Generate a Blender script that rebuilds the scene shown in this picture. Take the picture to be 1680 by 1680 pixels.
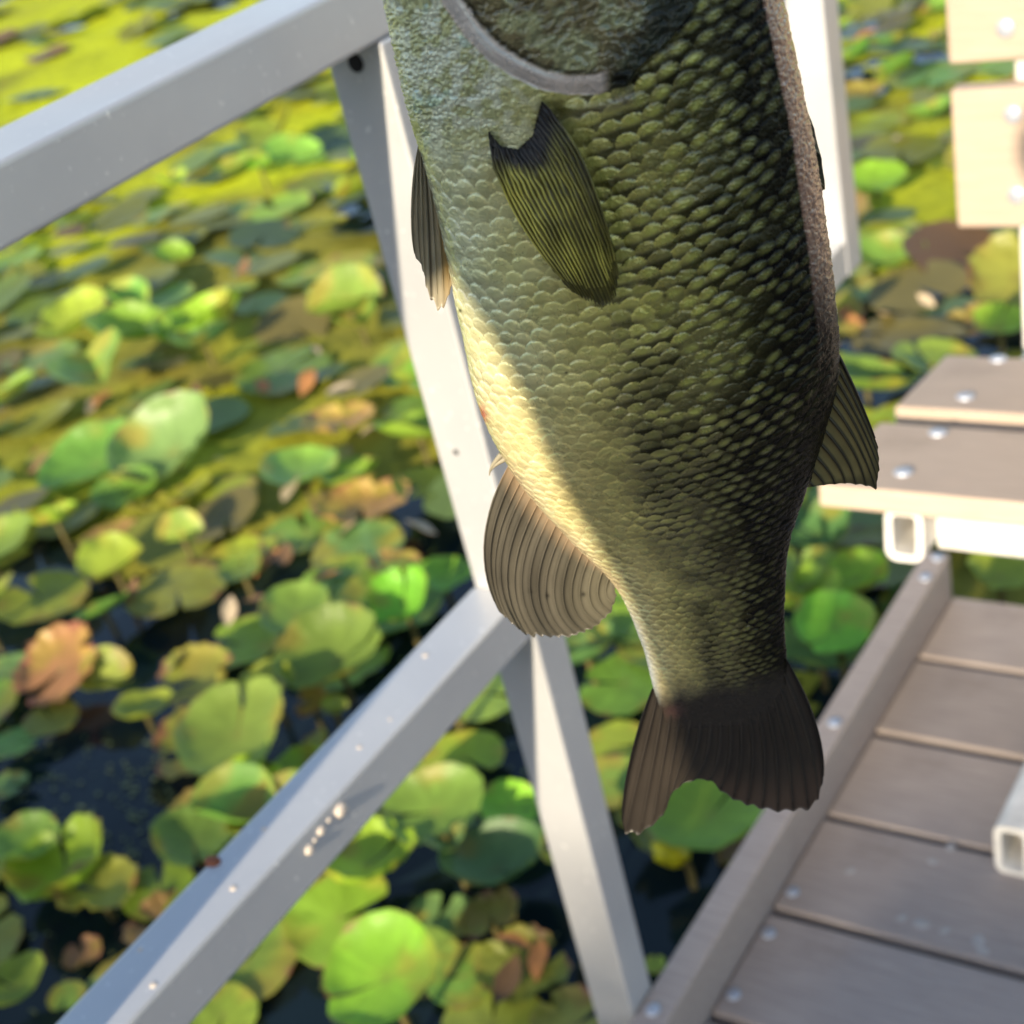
import bpy, bmesh, math, random
import numpy as np
from mathutils import Vector, Matrix

random.seed(7)
rng = np.random.default_rng(7)
SC = bpy.context.scene
COL = SC.collection
for o in list(bpy.data.objects):
    bpy.data.objects.remove(o)

# ------------------------------------------------------------------ camera
CAM_H = 1.15                                   # above the deck, deck top = z 0
PP = np.array([835.0, 1050.0]); FPX = 2432.0   # photograph: principal point and focal length (1680 px wide)
ax = np.array([3735, 650, -2432.0]); ax /= np.linalg.norm(ax)
ay = np.array([1965, -2200, 2432.0]); ay -= ax * (ax @ ay); ay /= np.linalg.norm(ay)
az_ = np.cross(ax, ay)
M3 = np.array([ax, ay, az_])                   # world = M3 @ camera(x right, y down, z forward)
C0 = np.array([0.0, 0.0, CAM_H])
cam = bpy.data.cameras.new('camera')
cam_o = bpy.data.objects.new('camera', cam); COL.objects.link(cam_o)
rx, ry, rz = M3[:, 0], -M3[:, 1], -M3[:, 2]
cam_o.matrix_world = Matrix(((rx[0], ry[0], rz[0], C0[0]), (rx[1], ry[1], rz[1], C0[1]), (rx[2], ry[2], rz[2], C0[2]), (0, 0, 0, 1)))
cam.sensor_width = 36; cam.lens = 36 * FPX / 1680
cam.shift_x = (840 - PP[0]) / 1680; cam.shift_y = (PP[1] - 840) / 1680
cam.clip_start = 0.02; cam.clip_end = 2000
cam.dof.use_dof = True; cam.dof.focus_distance = 0.500; cam.dof.aperture_fstop = 12.0
SC.camera = cam_o

# ------------------------------------------------------------------ sky and sun
SUN_EL = math.radians(20.5); SUN_AZ = math.radians(4.7)
SUN_D = np.array([-math.sin(SUN_AZ) * math.cos(SUN_EL), math.cos(SUN_AZ) * math.cos(SUN_EL), -math.sin(SUN_EL)])
w = bpy.data.worlds.new('World'); SC.world = w; w.use_nodes = True
nt = w.node_tree; nt.nodes.clear()
sky = nt.nodes.new('ShaderNodeTexSky'); sky.sky_type = 'NISHITA'; sky.sun_disc = False
sky.sun_elevation = SUN_EL; sky.sun_rotation = math.pi - SUN_AZ
sky.air_density = 1.0; sky.dust_density = 1.0; sky.ozone_density = 1.0
bg = nt.nodes.new('ShaderNodeBackground'); bg.inputs[1].default_value = 0.118
wo = nt.nodes.new('ShaderNodeOutputWorld')
nt.links.new(sky.outputs[0], bg.inputs[0]); nt.links.new(bg.outputs[0], wo.inputs[0])
sl = bpy.data.lights.new('sun', 'SUN'); sl.energy = 3.7; sl.angle = math.radians(0.7); sl.color = (1.0, 0.85, 0.63)
so = bpy.data.objects.new('sun', sl); COL.objects.link(so)
so.rotation_euler = Vector(SUN_D).to_track_quat('-Z', 'Y').to_euler()
so.location = (3, -20, 10)
SC.view_settings.view_transform = 'Standard'; SC.view_settings.look = 'None'
SC.view_settings.exposure = 1.2; SC.view_settings.gamma = 1.0
SC.view_settings.use_curve_mapping = False
SC.render.engine = 'CYCLES'

# ------------------------------------------------------------------ helpers
def ray(u, v):
    return M3 @ np.array([u - PP[0], v - PP[1], FPX])
def on_z(u, v, z):
    d = ray(u, v); return C0 + d * ((z - CAM_H) / d[2])
def on_y(u, v, y):
    d = ray(u, v); return C0 + d * (y / d[1])
def project(P):
    c = (P - C0) @ M3
    return np.stack([PP[0] + FPX * c[..., 0] / c[..., 2], PP[1] + FPX * c[..., 1] / c[..., 2]], -1)

def tag(o, label=None, cat=None, group=None, kind=None):
    if label: o['label'] = label
    if cat: o['category'] = cat
    if group: o['group'] = group
    if kind: o['kind'] = kind
    return o
def empty(name, loc=(0, 0, 0)):
    o = bpy.data.objects.new(name, None); COL.objects.link(o); o.location = loc
    o.empty_display_size = 0.05
    return o
def link(name, me, mat=None, parent=None, loc=None, rot=None, scale=None):
    o = bpy.data.objects.new(name, me); COL.objects.link(o)
    if mat and not me.materials: me.materials.append(mat)
    if parent: o.parent = parent
    if loc is not None: o.location = loc
    if rot is not None: o.rotation_euler = rot
    if scale is not None: o.scale = scale
    return o
def mesh_np(name, V, F, smooth=True, cols=None, uvs=None):
    me = bpy.data.meshes.new(name)
    V = np.asarray(V, np.float32); F = np.asarray(F, np.int32)
    k = F.shape[1]
    me.vertices.add(len(V)); me.vertices.foreach_set('co', V.ravel())
    me.loops.add(F.size); me.loops.foreach_set('vertex_index', F.ravel())
    me.polygons.add(len(F)); me.polygons.foreach_set('loop_start', np.arange(0, F.size, k, dtype=np.int32))
    me.polygons.foreach_set('loop_total', np.full(len(F), k, np.int32))
    me.polygons.foreach_set('use_smooth', np.full(len(F), smooth, bool))
    me.update(calc_edges=True)
    if cols is not None:
        a = me.color_attributes.new('col', 'FLOAT_COLOR', 'POINT')
        c4 = np.ones((len(V), 4), np.float32); c4[:, :3] = cols
        a.data.foreach_set('color', c4.ravel())
    return me
def grid_faces(n, m, wrap=False):
    i = np.arange(n - 1)[:, None]; j = np.arange(m if wrap else m - 1)[None, :]
    j2 = (j + 1) % m
    return np.stack([i * m + j, i * m + j2, (i + 1) * m + j2, (i + 1) * m + j], -1).reshape(-1, 4)
def bm_mesh(name, bm, smooth=False):
    me = bpy.data.meshes.new(name); bm.to_mesh(me); bm.free()
    if smooth:
        me.polygons.foreach_set('use_smooth', np.ones(len(me.polygons), bool))
    return me
def box_mesh(name, x0, x1, y0, y1, z0, z1, bev=0.0, seg=2):
    bm = bmesh.new(); bmesh.ops.create_cube(bm, size=1)
    for v in bm.verts:
        v.co = Vector(((x0 + x1) / 2 + v.co.x * (x1 - x0), (y0 + y1) / 2 + v.co.y * (y1 - y0), (z0 + z1) / 2 + v.co.z * (z1 - z0)))
    if bev > 0:
        bmesh.ops.bevel(bm, geom=list(bm.edges), offset=bev, segments=seg, profile=0.6, affect='EDGES')
    bmesh.ops.recalc_face_normals(bm, faces=bm.faces)
    me = bm_mesh(name, bm)
    if bev > 0:
        me.polygons.foreach_set('use_smooth', np.array([p.area < 1e-3 and len(p.vertices) <= 4 and p.area < (bev * 3) ** 2 * 50 and max(abs(c) for c in p.normal) < 0.999 for p in me.polygons], bool))
    return me
def hollow_tube(name, w_, h_, length, wall, rad, axis='Y'):
    """open-ended rectangular tube with rounded corners, runs along +axis from 0, centred in section"""
    def rr(wd, ht, r, n=5):
        pts = []
        for cx, cy, a0 in ((wd / 2 - r, ht / 2 - r, 0), (-wd / 2 + r, ht / 2 - r, 90), (-wd / 2 + r, -ht / 2 + r, 180), (wd / 2 - r, -ht / 2 + r, 270)):
            for k in range(n):
                a = math.radians(a0 + 90 * k / (n - 1)); pts.append((cx + r * math.cos(a), cy + r * math.sin(a)))
        return pts
    o_, i_ = rr(w_, h_, rad), rr(w_ - 2 * wall, h_ - 2 * wall, max(rad - wall, 0.0015))
    n = len(o_); V = []
    for ring, L in ((o_, 0), (o_, length), (i_, length), (i_, 0)):
        for a, b in ring:
            V.append((a, L, b) if axis == 'Y' else ((L, -a, b) if axis == 'X' else (a, b, L)))
    F = []
    for k in range(4):
        for j in range(n):
            j2 = (j + 1) % n
            F.append((k * n + j, k * n + j2, ((k + 1) % 4) * n + j2, ((k + 1) % 4) * n + j))
    me = mesh_np(name, V, F, smooth=False)
    bm = bmesh.new(); bm.from_mesh(me); bmesh.ops.recalc_face_normals(bm, faces=bm.faces); bm.to_mesh(me); bm.free()
    return me
def dome_mesh(name, r, h, seg=14, rings=4, base=0.3):
    V = [(0, 0, h)]; F = []
    for k in range(1, rings + 1):
        a = k / rings * math.pi / 2
        for j in range(seg):
            p = 2 * math.pi * j / seg
            V.append((r * math.sin(a) * math.cos(p), r * math.sin(a) * math.sin(p), h * (base + (1 - base) * math.cos(a))))
    for j in range(seg): V.append((r * math.cos(2 * math.pi * j / seg), r * math.sin(2 * math.pi * j / seg), -h * 0.3))
    bm = bmesh.new(); bv = [bm.verts.new(v) for v in V]
    for j in range(seg): bm.faces.new((bv[0], bv[1 + j], bv[1 + (j + 1) % seg]))
    for k in range(rings):
        for j in range(seg):
            a = 1 + k * seg; b = a + seg; j2 = (j + 1) % seg
            bm.faces.new((bv[a + j], bv[b + j], bv[b + j2], bv[a + j2]))
    return bm_mesh(name, bm, True)
def tube_path(pts, rads, seg=8, cap=True):
    pts = np.asarray(pts, float); n = len(pts)
    V = []; up = np.array([0.13, 0.31, 0.94])
    for i in range(n):
        t = pts[min(i + 1, n - 1)] - pts[max(i - 1, 0)]; t /= np.linalg.norm(t) + 1e-12
        a = np.cross(t, up); a /= np.linalg.norm(a) + 1e-12; b = np.cross(t, a)
        for j in range(seg):
            p = 2 * math.pi * j / seg
            V.append(pts[i] + rads[i] * (a * math.cos(p) + b * math.sin(p)))
    return np.array(V), grid_faces(n, seg, True)

def _h(ix, iy, s):
    x = (ix.astype(np.int64) * 374761393 + iy.astype(np.int64) * 668265263 + s * 974634777) & 0x7fffffff
    x = ((x ^ (x >> 13)) * 1274126177) & 0x7fffffff
    return ((x ^ (x >> 16)) & 0xffff) / 65535.0
def vnoise(x, y, s=0):
    x = np.asarray(x, float); y = np.asarray(y, float)
    ix = np.floor(x); iy = np.floor(y); fx = x - ix; fy = y - iy
    fx = fx * fx * (3 - 2 * fx); fy = fy * fy * (3 - 2 * fy)
    a = _h(ix, iy, s); b = _h(ix + 1, iy, s); c = _h(ix, iy + 1, s); d = _h(ix + 1, iy + 1, s)
    return (a * (1 - fx) + b * fx) * (1 - fy) + (c * (1 - fx) + d * fx) * fy
def fbm(x, y, s=0, o=4):
    r = 0; a = 0.5; t = 0
    for k in range(o):
        r = r + a * vnoise(x * 2 ** k + 17 * k, y * 2 ** k + 5 * k, s + k); t += a; a *= 0.5
    return r / t
def sstep(a, b, x):
    t = np.clip((x - a) / (b - a), 0, 1); return t * t * (3 - 2 * t)

# ------------------------------------------------------------------ materials
def material(name):
    m = bpy.data.materials.new(name); m.use_nodes = True
    n = m.node_tree; b = n.nodes['Principled BSDF']
    return m, n, b
def N(nt_, typ, **kw):
    n = nt_.nodes.new(typ)
    for k, v in kw.items(): setattr(n, k, v)
    return n
def ramp(nt_, fac, stops):
    r = N(nt_, 'ShaderNodeValToRGB'); e = r.color_ramp.elements
    while len(e) < len(stops): e.new(0.5)
    for k, (p, c) in enumerate(stops):
        e[k].position = p; e[k].color = (c[0], c[1], c[2], 1)
    nt_.links.new(fac, r.inputs[0]); return r
def mixc(nt_, fac, a, b, mode='MIX'):
    m = N(nt_, 'ShaderNodeMix', data_type='RGBA', blend_type=mode)
    for sock, val in ((m.inputs[0], fac), (m.inputs[6], a), (m.inputs[7], b)):
        if hasattr(val, 'links'): nt_.links.new(val, sock)
        elif isinstance(val, (int, float)): sock.default_value = val
        else: sock.default_value = (val[0], val[1], val[2], 1)
    return m.outputs[2]
def noise_node(nt_, scale, detail=4, rough=0.55, coord='Object', vec=None, stretch=None):
    tc = N(nt_, 'ShaderNodeTexCoord'); nz = N(nt_, 'ShaderNodeTexNoise')
    nz.inputs['Scale'].default_value = scale; nz.inputs['Detail'].default_value = detail; nz.inputs['Roughness'].default_value = rough
    src = tc.outputs[coord] if vec is None else vec
    if stretch:
        mp = N(nt_, 'ShaderNodeMapping'); mp.inputs['Scale'].default_value = stretch
        nt_.links.new(src, mp.inputs[0]); src = mp.outputs[0]
    nt_.links.new(src, nz.inputs['Vector'])
    return nz
def bump(nt_, b, height, strength, dist):
    bp = N(nt_, 'ShaderNodeBump'); bp.inputs['Strength'].default_value = strength; bp.inputs['Distance'].default_value = dist
    nt_.links.new(height, bp.inputs['Height']); nt_.links.new(bp.outputs[0], b.inputs['Normal'])
    return bp

def mat_alu():
    m, n, b = material('aluminium')
    z1 = noise_node(n, 9, 5); z2 = noise_node(n, 160, 3); z3 = noise_node(n, 6.0, 3)
    c = ramp(n, z1.outputs[0], [(0.3, (0.50, 0.51, 0.53)), (0.7, (0.57, 0.58, 0.59))])
    spots = ramp(n, z2.outputs[0], [(0.66, (0, 0, 0)), (0.74, (1, 1, 1))])
    col = mixc(n, spots.outputs[0], c.outputs[0], (0.78, 0.78, 0.77))
    n.links.new(col, b.inputs['Base Color'])
    b.inputs['Metallic'].default_value = 0.38
    rr = ramp(n, z3.outputs[0], [(0.3, (0.38,) * 3), (0.7, (0.52,) * 3)])
    n.links.new(rr.outputs[0], b.inputs['Roughness'])
    bump(n, b, z2.outputs[0], 0.05, 0.002)
    return m
def mat_plank(name, c1, c2):
    m, n, b = material(name)
    grain = noise_node(n, 14, 5, 0.6, stretch=(1.2, 16, 16)); blot = noise_node(n, 5.5, 5, 0.6); fine = noise_node(n, 240, 2)
    oi = N(n, 'ShaderNodeObjectInfo')
    c = ramp(n, grain.outputs[0], [(0.3, c1), (0.7, c2)])
    st = ramp(n, blot.outputs[0], [(0.30, (0.72, 0.70, 0.68)), (0.45, (1, 1, 1)), (0.62, (1, 1, 1)), (0.75, (1.12, 1.1, 1.08))])
    col = mixc(n, 0.8, c.outputs[0], st.outputs[0], 'MULTIPLY')
    hs = N(n, 'ShaderNodeHueSaturation'); mr = N(n, 'ShaderNodeMapRange')
    mr.inputs[3].default_value = 0.9; mr.inputs[4].default_value = 1.1
    n.links.new(oi.outputs['Random'], mr.inputs[0]); n.links.new(mr.outputs[0], hs.inputs['Value']); n.links.new(col, hs.inputs['Color'])
    n.links.new(hs.outputs[0], b.inputs['Base Color'])
    b.inputs['Roughness'].default_value = 0.6; b.inputs['Specular IOR Level'].default_value = 0.35
    mx = N(n, 'ShaderNodeMath', operation='ADD'); n.links.new(grain.outputs[0], mx.inputs[0]); n.links.new(fine.outputs[0], mx.inputs[1])
    bump(n, b, mx.outputs[0], 0.25, 0.0015)
    return m
def mat_plain(name, c, rough=0.5, metal=0.0, spec=0.5):
    m, n, b = material(name)
    z = noise_node(n, 40, 3)
    rp = ramp(n, z.outputs[0], [(0.3, tuple(x * 0.82 for x in c)), (0.7, tuple(min(1, x * 1.12) for x in c))])
    n.links.new(rp.outputs[0], b.inputs['Base Color'])
    b.inputs['Roughness'].default_value = rough; b.inputs['Metallic'].default_value = metal; b.inputs['Specular IOR Level'].default_value = spec
    return m
def mat_vcol(name, rough=0.35, spec=0.5, coat=0.0, trans=0.0, nscale=None, nstr=0.2, ndist=0.0005, hue_rand=0.0, gain=1.0):
    m, n, b = material(name)
    a = N(n, 'ShaderNodeVertexColor'); a.layer_name = 'col'
    col = a.outputs[0]
    if hue_rand > 0:
        oi = N(n, 'ShaderNodeObjectInfo'); hs = N(n, 'ShaderNodeHueSaturation')
        m1 = N(n, 'ShaderNodeMapRange'); m1.inputs[3].default_value = 0.5 - hue_rand * 0.25; m1.inputs[4].default_value = 0.5 + hue_rand * 0.10
        wn = N(n, 'ShaderNodeTexWhiteNoise', noise_dimensions='1D'); n.links.new(oi.outputs['Random'], wn.inputs['W'])
        m2 = N(n, 'ShaderNodeMapRange'); m2.inputs[3].default_value = 1 - hue_rand * 2.0; m2.inputs[4].default_value = 1 + hue_rand * 1.6
        n.links.new(oi.outputs['Random'], m1.inputs[0]); n.links.new(m1.outputs[0], hs.inputs['Hue'])
        n.links.new(wn.outputs['Value'], m2.inputs[0]); n.links.new(m2.outputs[0], hs.inputs['Value'])
        n.links.new(col, hs.inputs['Color']); col = hs.outputs[0]
    n.links.new(col, b.inputs['Base Color'])
    b.inputs['Roughness'].default_value = rough; b.inputs['Specular IOR Level'].default_value = spec
    b.inputs['Coat Weight'].default_value = coat; b.inputs['Coat Roughness'].default_value = 0.10
    if nscale:
        z = noise_node(n, nscale, 4); bump(n, b, z.outputs[0], nstr, ndist)
    if trans > 0:
        t = N(n, 'ShaderNodeBsdfTranslucent'); mx = N(n, 'ShaderNodeMixShader'); mx.inputs[0].default_value = trans
        n.links.new(col, t.inputs[0]); n.links.new(b.outputs[0], mx.inputs[1]); n.links.new(t.outputs[0], mx.inputs[2])
        n.links.new(mx.outputs[0], n.nodes['Material Output'].inputs[0])
    return m

ALU = mat_alu()
PLANK = mat_plank('deck_composite', (0.30, 0.25, 0.225), (0.40, 0.34, 0.305))
BENCHM = mat_plank('bench_composite', (0.43, 0.335, 0.26), (0.51, 0.405, 0.32))
BOLT = mat_plain('bolt_steel', (0.50, 0.54, 0.62), 0.45, 0.5)
WHITEM = mat_plain('white_frame', (0.74, 0.72, 0.68), 0.45)
DARK = mat_plain('dark_hole', (0.01, 0.01, 0.012), 0.8)
RUST = mat_plain('rust', (0.22, 0.07, 0.03), 0.8)
DROP = mat_plain('dropping', (0.62, 0.54, 0.46), 0.7)

# ------------------------------------------------------------------ water, algae, shore
WZ = -0.35
def build_water():
    m, n, b = material('pond_water')
    z = noise_node(n, 7.0, 3, 0.5); z2 = noise_node(n, 0.9, 3)
    c = ramp(n, z2.outputs[0], [(0.35, (0.004, 0.010, 0.016)), (0.7, (0.010, 0.020, 0.022))])
    n.links.new(c.outputs[0], b.inputs['Base Color'])
    b.inputs['Roughness'].default_value = 0.04; b.inputs['IOR'].default_value = 1.333
    bump(n, b, z.outputs[0], 0.06, 0.02)
    V = [(-600, -4.2, WZ), (600, -4.2, WZ), (600, 900, WZ), (-600, 900, WZ)]
    o = link('water', mesh_np('water', V, [(0, 1, 2, 3)], False), m); tag(o, kind='structure')
    # the bank behind the angler
    gx = np.linspace(-60, 60, 90); gy = np.concatenate([np.linspace(-4.0, -16, 24), np.linspace(-18, -80, 16)])
    X, Y = np.meshgrid(gx, gy)
    Z = WZ - 0.25 + 0.55 * sstep(-3.9, -7.0, Y) * 1.0 + 0.25 * fbm(X * 0.35, Y * 0.35, 3) * sstep(-4.3, -7, Y) + 0.018 * np.clip(-Y - 7, 0, 80)
    mg, n2, b2 = material('bank_grass')
    zz = noise_node(n2, 3.5, 6); c2 = ramp(n2, zz.outputs[0], [(0.3, (0.05, 0.08, 0.02)), (0.7, (0.11, 0.14, 0.035))])
    n2.links.new(c2.outputs[0], b2.inputs['Base Color']); b2.inputs['Roughness'].default_value = 0.9
    o = link('shore', mesh_np('shore', np.stack([X, Y, Z], -1).reshape(-1, 3), grid_faces(len(gy), len(gx))), mg); tag(o, kind='structure')
build_water()

def algae_amount(X, Y):
    """how much of the water carries algae at world x, y"""
    far = sstep(1.75, 3.0, -X * 0.62 + Y * 0.55)           # thicker away from the dock
    patch = fbm(X * 0.55 + 3, Y * 0.8, 21, 3)
    return far * 0.42 + (patch - 0.5) * 0.85
def build_algae():
    m, n, b = material('algae')
    z = noise_node(n, 26, 6, 0.7); z3 = noise_node(n, 150, 2)
    a_ = N(n, 'ShaderNodeVertexColor'); a_.layer_name = 'col'
    sp = ramp(n, z.outputs[0], [(0.30, (0.38, 0.40, 0.32)), (0.5, (1, 1, 1)), (0.75, (1.2, 1.16, 1.0))])
    n.links.new(mixc(n, 0.85, a_.outputs[0], sp.outputs[0], 'MULTIPLY'), b.inputs['Base Color'])
    b.inputs['Roughness'].default_value = 0.85; b.inputs['Specular IOR Level'].default_value = 0.15
    mx = N(n, 'ShaderNodeMath', operation='ADD'); n.links.new(z.outputs[0], mx.inputs[0]); n.links.new(z3.outputs[0], mx.inputs[1])
    bump(n, b, mx.outputs[0], 0.8, 0.012)
    def patch(name, xs, ys, hole=None):
        X, Y = np.meshgrid(xs, ys)
        am = algae_amount(X, Y)
        f = fbm(X * 1.6, Y * 2.0, 31, 5) * 0.65 + fbm(X * 4.5, Y * 5.5, 41, 4) * 0.40 + am - 0.70
        Z = WZ + 0.004 + np.clip(f, 0, 0.4) * 0.05 + 0.016 * (fbm(X * 9, Y * 9, 51, 3) - 0.3) * sstep(0, .15, f)
        g1 = fbm(X * 0.8 + 11, Y * 1.1, 55, 4); g2 = fbm(X * 3.1, Y * 3.1, 57, 4)
        dd = -X * 0.62 + Y * 0.55
        br = (sstep(0.05, 0.45, am * 0.8 + (g1 - 0.5) * 1.5 - 0.12 * (1 - sstep(3.0, 5.5, dd))) * (0.65 + 0.35 * sstep(2.6, 5.0, dd)))[..., None]
        ol = np.array([0.25, 0.25, 0.04]) * (0.6 + 0.8 * g2[..., None]); bw = np.array([0.20, 0.13, 0.05])
        t2 = sstep(0.55, 0.72, g2)[..., None] * 0.5
        yw = sstep(0.52, 0.66, fbm(X * 1.9 + 4, Y * 2.4, 67, 4))[..., None] * 0.7
        ol = ol * (1 - yw) + np.array([0.36, 0.36, 0.03]) * yw
        c = (ol * (1 - t2) + bw * t2) * (1 - br) + np.array([0.54, 0.61, 0.018]) * (0.70 + 0.5 * g2[..., None]) * br
        keep = f > 0
        if hole is not None: keep &= ~((X > hole[0]) & (X < hole[1]) & (Y > hole[2]) & (Y < hole[3]))
        keep &= ~((X > -0.7) & (Y < 1.7))
        F = grid_faces(len(ys), len(xs)); kf = keep.ravel()[F].all(1); F = F[kf]
        used = np.unique(F); idx = np.full(X.size, -1); idx[used] = np.arange(len(used))
        V = np.stack([X, Y, Z], -1).reshape(-1, 3)[used]
        o = link(name, mesh_np(name, V, idx[F], True, c.reshape(-1, 3)[used]), m); tag(o, 'yellow-green algae scum spread between the lily pads', 'algae', kind='stuff'); return o
    patch('algae', np.arange(-6.0, 1.2, 0.025), np.arange(0.4, 7.0, 0.025))
    o = patch('algae', np.arange(-60, 8, 0.14), np.arange(0.4, 60, 0.14), (-5.95, 1.15, 0.0, 6.9))
    o['label'] = 'bright yellow-green algae scum covering the open pond far out'
build_algae()

# ------------------------------------------------------------------ lily pads
def pad_mesh(name, seed, cup=0.05, scallop=0.02, rim=0.05, notch=10, fold=0.0, dry=0.0, tone=0, nr=9, ns=56):
    r_ = np.random.default_rng(seed)
    ph = np.linspace(math.radians(notch), 2 * math.pi - math.radians(notch), ns)
    k = r_.uniform(0, 6.28, 8)
    Rb = 1 + 0.05 * np.sin(2 * ph + k[0]) + 0.03 * np.sin(3 * ph + k[1]) + scallop * np.abs(np.sin(8.5 * ph + k[2])) + scallop * 0.6 * np.sin(17 * ph + k[3])
    Rb *= 1 - 0.10 * np.exp(-((ph - ph[0]) / 0.18) ** 2) - 0.10 * np.exp(-((ph - ph[-1]) / 0.18) ** 2)
    tear = r_.uniform(0.5, 5.8)
    if dry > 0.3: Rb *= 1 - 0.35 * np.exp(-((ph - tear) / 0.16) ** 2)
    rimv = rim * (0.35 + 0.9 * vnoise(ph * 1.6 + seed, ph * 0, seed) + 0.25 * np.sin(5 * ph + k[4]))
    rr = np.array([0.0, 0.12, 0.28, 0.45, 0.6, 0.74, 0.86, 0.94, 1.0])[:, None]
    X = rr * Rb * np.cos(ph); Y = rr * Rb * np.sin(ph)
    Z = cup * rr ** 2 + rimv[None] * sstep(0.62, 1.0, rr) ** 1.3 + 0.012 * np.sin(9 * ph + k[5]) * rr ** 2 + fold * np.abs(Y) * 0.8
    X = X * (1 - np.clip(rimv[None], 0, 1) * 0.55 * sstep(0.75, 1, rr)); Y = Y * (1 - np.clip(rimv[None], 0, 1) * 0.55 * sstep(0.75, 1, rr))
    Z = Z + 0.010 * fbm(X * 5 + seed, Y * 5, seed)
    base = [(0.155, 0.300, 0.045), (0.215, 0.335, 0.034), (0.110, 0.235, 0.070), (0.235, 0.285, 0.045), (0.30, 0.20, 0.06), (0.20, 0.42, 0.030)][tone]
    c = np.ones(X.shape + (3,)) * np.array(base)
    vein = np.exp(-(np.abs(np.sin(7.5 * ph + k[6])) / 0.16) ** 2)[None] * sstep(0.05, 0.2, rr) * (1 - 0.6 * rr)
    c = c * (1 + 0.30 * vein[..., None])
    mott = fbm(X * 4 + seed * 3.1, Y * 4, seed + 9, 4)
    c = c * (0.92 + 0.66 * mott[..., None])
    yel = sstep(0.52, 0.72, fbm(X * 1.3 + 7, Y * 1.3 + seed, seed + 4, 3) * 0.8 + 0.12 * rr + dry * 0.3)[..., None]
    c = c * (1 - yel * 0.75) + np.array([0.36, 0.33, 0.045]) * yel * 0.75
    br = sstep(0.68, 0.80, vnoise(ph * 2.2 + seed * 1.7, ph * 0, seed + 8)[None] * 0.55 + 0.30 * rr ** 6 + dry * 0.30)[..., None]
    c = c * (1 - br) + np.array([0.32, 0.18, 0.07]) * br
    ctr = np.exp(-(rr / 0.10) ** 2)[..., None]
    c = c * (1 - 0.5 * ctr) + np.array([0.25, 0.27, 0.06]) * 0.5 * ctr
    V = np.stack([X, Y, Z], -1).reshape(-1, 3)
    return mesh_np(name, V, grid_faces(nr, ns), True, c.reshape(-1, 3))
PADM = mat_vcol('lily_pad', 0.42, 0.5, 0.0, 0.30, 14, 0.35, 0.004, hue_rand=0.16)
STEMM = mat_plain('pad_stem', (0.12, 0.10, 0.03), 0.6)
PADS = {}
for k in range(6): PADS['flat', k] = pad_mesh('lily_pad_leaf', 10 + k, 0.0, 0.02, 0.03 + 0.02 * (k % 3), 6 + 3 * (k % 3), 0, 0.05 * k, k % 4)
for k in range(5): PADS['cup', k] = pad_mesh('lily_pad_leaf', 30 + k, 0.14 + 0.05 * k, 0.035, 0.12 + 0.05 * (k % 3), 4, 0.10, 0.0, (0, 1, 5, 0, 2)[k])
for k in range(4): PADS['dry', k] = pad_mesh('lily_pad_leaf', 50 + k, 0.03, 0.05, 0.16, 12, 0.08, 0.55, (3, 4, 3, 4)[k])
for k in range(3): PADS['fold', k] = pad_mesh('lily_pad_leaf', 70 + k, 0.10, 0.03, 0.14, 5, 0.75, 0.1, (0, 1, 2)[k])
for k in range(2): PADS['lime', k] = pad_mesh('lily_pad_leaf', 80 + k, 0.16, 0.012, 0.10, 3, 0.05, 0.0, 5)
stem_v, stem_f = tube_path([(0, 0, 0), (0.004, 0.002, -0.1), (0.02, 0.01, -0.25), (0.03, 0.03, -0.5)], [0.006, 0.006, 0.007, 0.008], 7)
STEM_ME = mesh_np('stem', stem_v, stem_f); STEM_ME.materials.append(STEMM)
placed = []
def put_pad(p, r, kind, k, yaw, tilt, tdir, label, group, z, stem=False):
    me = PADS[kind, k]
    o = link('lily_pad', me, PADM)
    o.location = (p[0], p[1], z); o.scale = (r, r, r)
    R = Matrix.Rotation(tdir, 3, 'Z') @ Matrix.Rotation(tilt, 3, 'X') @ Matrix.Rotation(yaw - tdir, 3, 'Z')
    o.rotation_euler = R.to_euler()
    tag(o, label, 'lily pad', group)
    placed.append((p[0], p[1], r, z))
    if stem:
        s = link('stem', STEM_ME, None, o); s.scale = (1 / r,) * 3; s.rotation_euler = (R.inverted()).to_euler()
    return o
HD = np.array([0.969, -0.247])
def pad_px(u, v, wpx, kind, k, z, yaw=None, tilt=0.0, tdir=0.0, label=None, group=None, stem=False):
    p = on_z(u, v, z); a = on_z(u - HD[0] * wpx / 2, v - HD[1] * wpx / 2, z); b = on_z(u + HD[0] * wpx / 2, v + HD[1] * wpx / 2, z)
    r = float(np.linalg.norm(a - b) / 2)
    return put_pad(p, r, kind, k, random.uniform(0, 6.28) if yaw is None else yaw, tilt, tdir, label, group, z, stem)
G_NEAR = 'lily pads beside the dock railing'
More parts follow.
